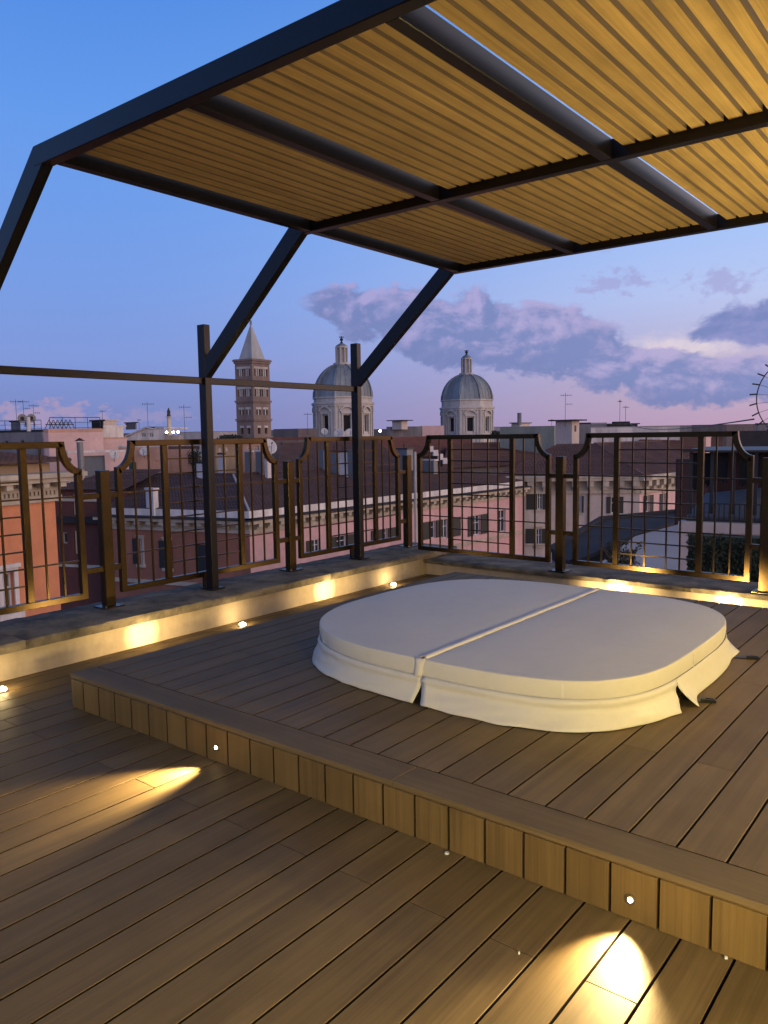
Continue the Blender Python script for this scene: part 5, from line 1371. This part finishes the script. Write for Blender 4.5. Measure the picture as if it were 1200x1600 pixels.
def dry_plant():
    p = at2(972, 11); zb, zt = z_at(972, 893, p), z_at(972, 846, p); rng = random.Random(9); t = thing('potted_plant', 'straggly half dry plant behind the left mullion of the right fence panel', 'plant', (p.x, p.y, zb-.5))
    m = MB(); lv = MB()
    for i in range(34):
        a = rng.uniform(0, 2*pi); r = rng.uniform(.05, .34); h = rng.uniform(.4, 1.)*(zt-zb); b0 = Vector((p.x+.03*cos(a), p.y+.03*sin(a), zb-.1)); q = Vector((p.x+r*cos(a), p.y+r*sin(a), zb+h))
        mid_ = b0.lerp(q, .6)+Vector((0, 0, .06)); m.tube(b0, mid_, .006, 5); m.tube(mid_, q, .005, 5, .002)
        for k in range(7): leaf_cluster(lv, tuple(b0.lerp(q, rng.uniform(.3, 1))), (.05, .05, .05), 3, .03, rng)
    m.build('stems', 'twig', t); lv.build('leaves', 'leaf_dark', t)
    MB().lathe((p.x, p.y, zb-.5), [(.12, 0), (.17, .38), (.19, .38), (.19, .42), (.15, .42)], 18).build('pot', 'tiles_brown', t)
dry_plant()
def tree(name, label, px, yT, yB, D, rx, mat, n, size, umbrella=False, group=None, seed=1):
    p = at2(px, D); zt, zb = z_at(px, yT, p), z_at(px, yB, p); rng = random.Random(seed); t = thing(name, label, 'tree', (p.x, p.y, -20), group)
    m = MB(); m.tube((p.x, p.y, -20), (p.x, p.y, (zt+zb)/2), rx*.09, 8, rx*.05)
    for i in range(6): a = i*1.1; m.tube((p.x, p.y, zb), (p.x+rx*.6*cos(a), p.y+rx*.6*sin(a), (zb+zt)/2), rx*.045, 6, rx*.02)
    m.build('trunk', 'bark', t); lv = MB(); h = (zt-zb)/2
    for i in range(16):
        a = rng.uniform(0, 2*pi); r = rx*sqrt(rng.random())*.78; c = (p.x+r*cos(a), p.y+r*sin(a), zb+h+h*rng.uniform(-.5, .5)*(1 if not umbrella else .6))
        leaf_cluster(lv, c, (rx*.36, rx*.36, h*.55), n, size, rng)
    lv.build('crown', mat, t)
tree('umbrella_pine', 'dark umbrella pine crown left of the bell tower', 356, 677, 694, 215, 4.6, 'leaf_pine', 130, .42, True, None, 3)
tree('shrub_tree', 'dark bushy tree at the right end of the peach house', 303.5, 698, 738, 79, 1.1, 'leaf_dark', 60, .10, False, None, 4)
tree('shrub_tree', 'small dark tree right of the second dome', 776, 671, 684, 130, .9, 'leaf_pine', 40, .2, False, None, 5)
def wheel():
    D = 12.6; c = sight(1256, 621, D); v = Vector((c.x-CAM.x, c.y-CAM.y, 0)).normalized(); a = v.cross(Vector((0, 0, 1))).normalized(); up = Vector((0, 0, 1)); R = 73*D/F_PX*.80
    t = thing('spoked_wheel', 'thin dark metal wheel with fine spokes and short rim paddles at the right edge', 'wheel', (c.x, c.y, c.z-R-.6)); m = MB(); n = 28*3
    P = lambda th, r: c+a*(r*cos(th))+up*(r*sin(th))
    for i in range(n): m.tube(P(2*pi*i/n, R), P(2*pi*(i+1)/n, R), .0085, 6, caps=False)
    m.build('rim', 'dark_metal', t)
    for k in range(28):
        th = 2*pi*(k+.5)/28; m = MB(); m.tube(P(th, .05), P(th, R), .0028, 5); m.build('spoke', 'dark_metal', t)
        m = MB(); m.bar(P(th, R+.004), P(th+.02, R+.098), .020, .012, v); m.build('paddle', 'dark_metal', t)
    m = MB(); m.tube(c-v*.05, c+v*.05, .06, 12); m.build('hub', 'dark_metal', t)
    m = MB(); m.tube(c+v*.04, c+v*.04-up*(R+.75), .022, 8); m.tube(c+v*.04-up*R*.0, c+v*.3-up*(R+.75), .015, 8); m.build('stand', 'dark_metal', t)
wheel()
def cable():
    a, b = sight(985, 663, 60), sight(1178, 655, 13); m = MB(); pr = None
    for i in range(25):
        s = i/24; q = a.lerp(b, s)-Vector((0, 0, .25*4*s*(1-s)))
        if pr is not None: m.tube(pr, q, .012 if s > .5 else .02, 5, caps=False)
        pr = q
    tag(m.build('cable', 'dark_metal'), 'thin overhead cable sagging above the right fence panel', 'cable')
cable()
def far_lamp():
    p = sight(594, 673.2, 300); t = thing('street_lamp', 'small bright white lamp on the skyline between the domes', 'lamp', (p.x, p.y, p.z-12))
    MB().tube((p.x, p.y, p.z-12), (p.x, p.y, p.z-.3), .12, 6).build('post', 'dark_metal', t); MB().lathe(tuple(p), [(.02, -.5), (.45, -.3), (.5, 0), (.4, .3), (.02, .45)], 10).build('lamp', 'street_lamp', t, smooth=True)
far_lamp()

def fleck(label, px, py, r):
    p = on_z(px, py, 0); rng = random.Random(px); m = MB(); n = 7
    top = [(p.x+r*(.6+.5*rng.random())*cos(2*pi*i/n), p.y+r*(.6+.5*rng.random())*sin(2*pi*i/n)) for i in range(n)]
    m.prism(top, .0005, .004+.004*rng.random()); o = m.build('white_fleck', 'window_white', None, origin=(p.x, p.y, 0)); tag(o, label, 'fleck', 'white flecks of debris on the lower deck')
fleck('largest white fleck lying against the front riser, middle of the deck', 698, 1334, .009)
fleck('tiny white fleck on a board of the lower deck away from the riser', 811, 1491, .0035)
fleck('small white fleck by the riser near the right picture edge', 1134, 1498, .005)
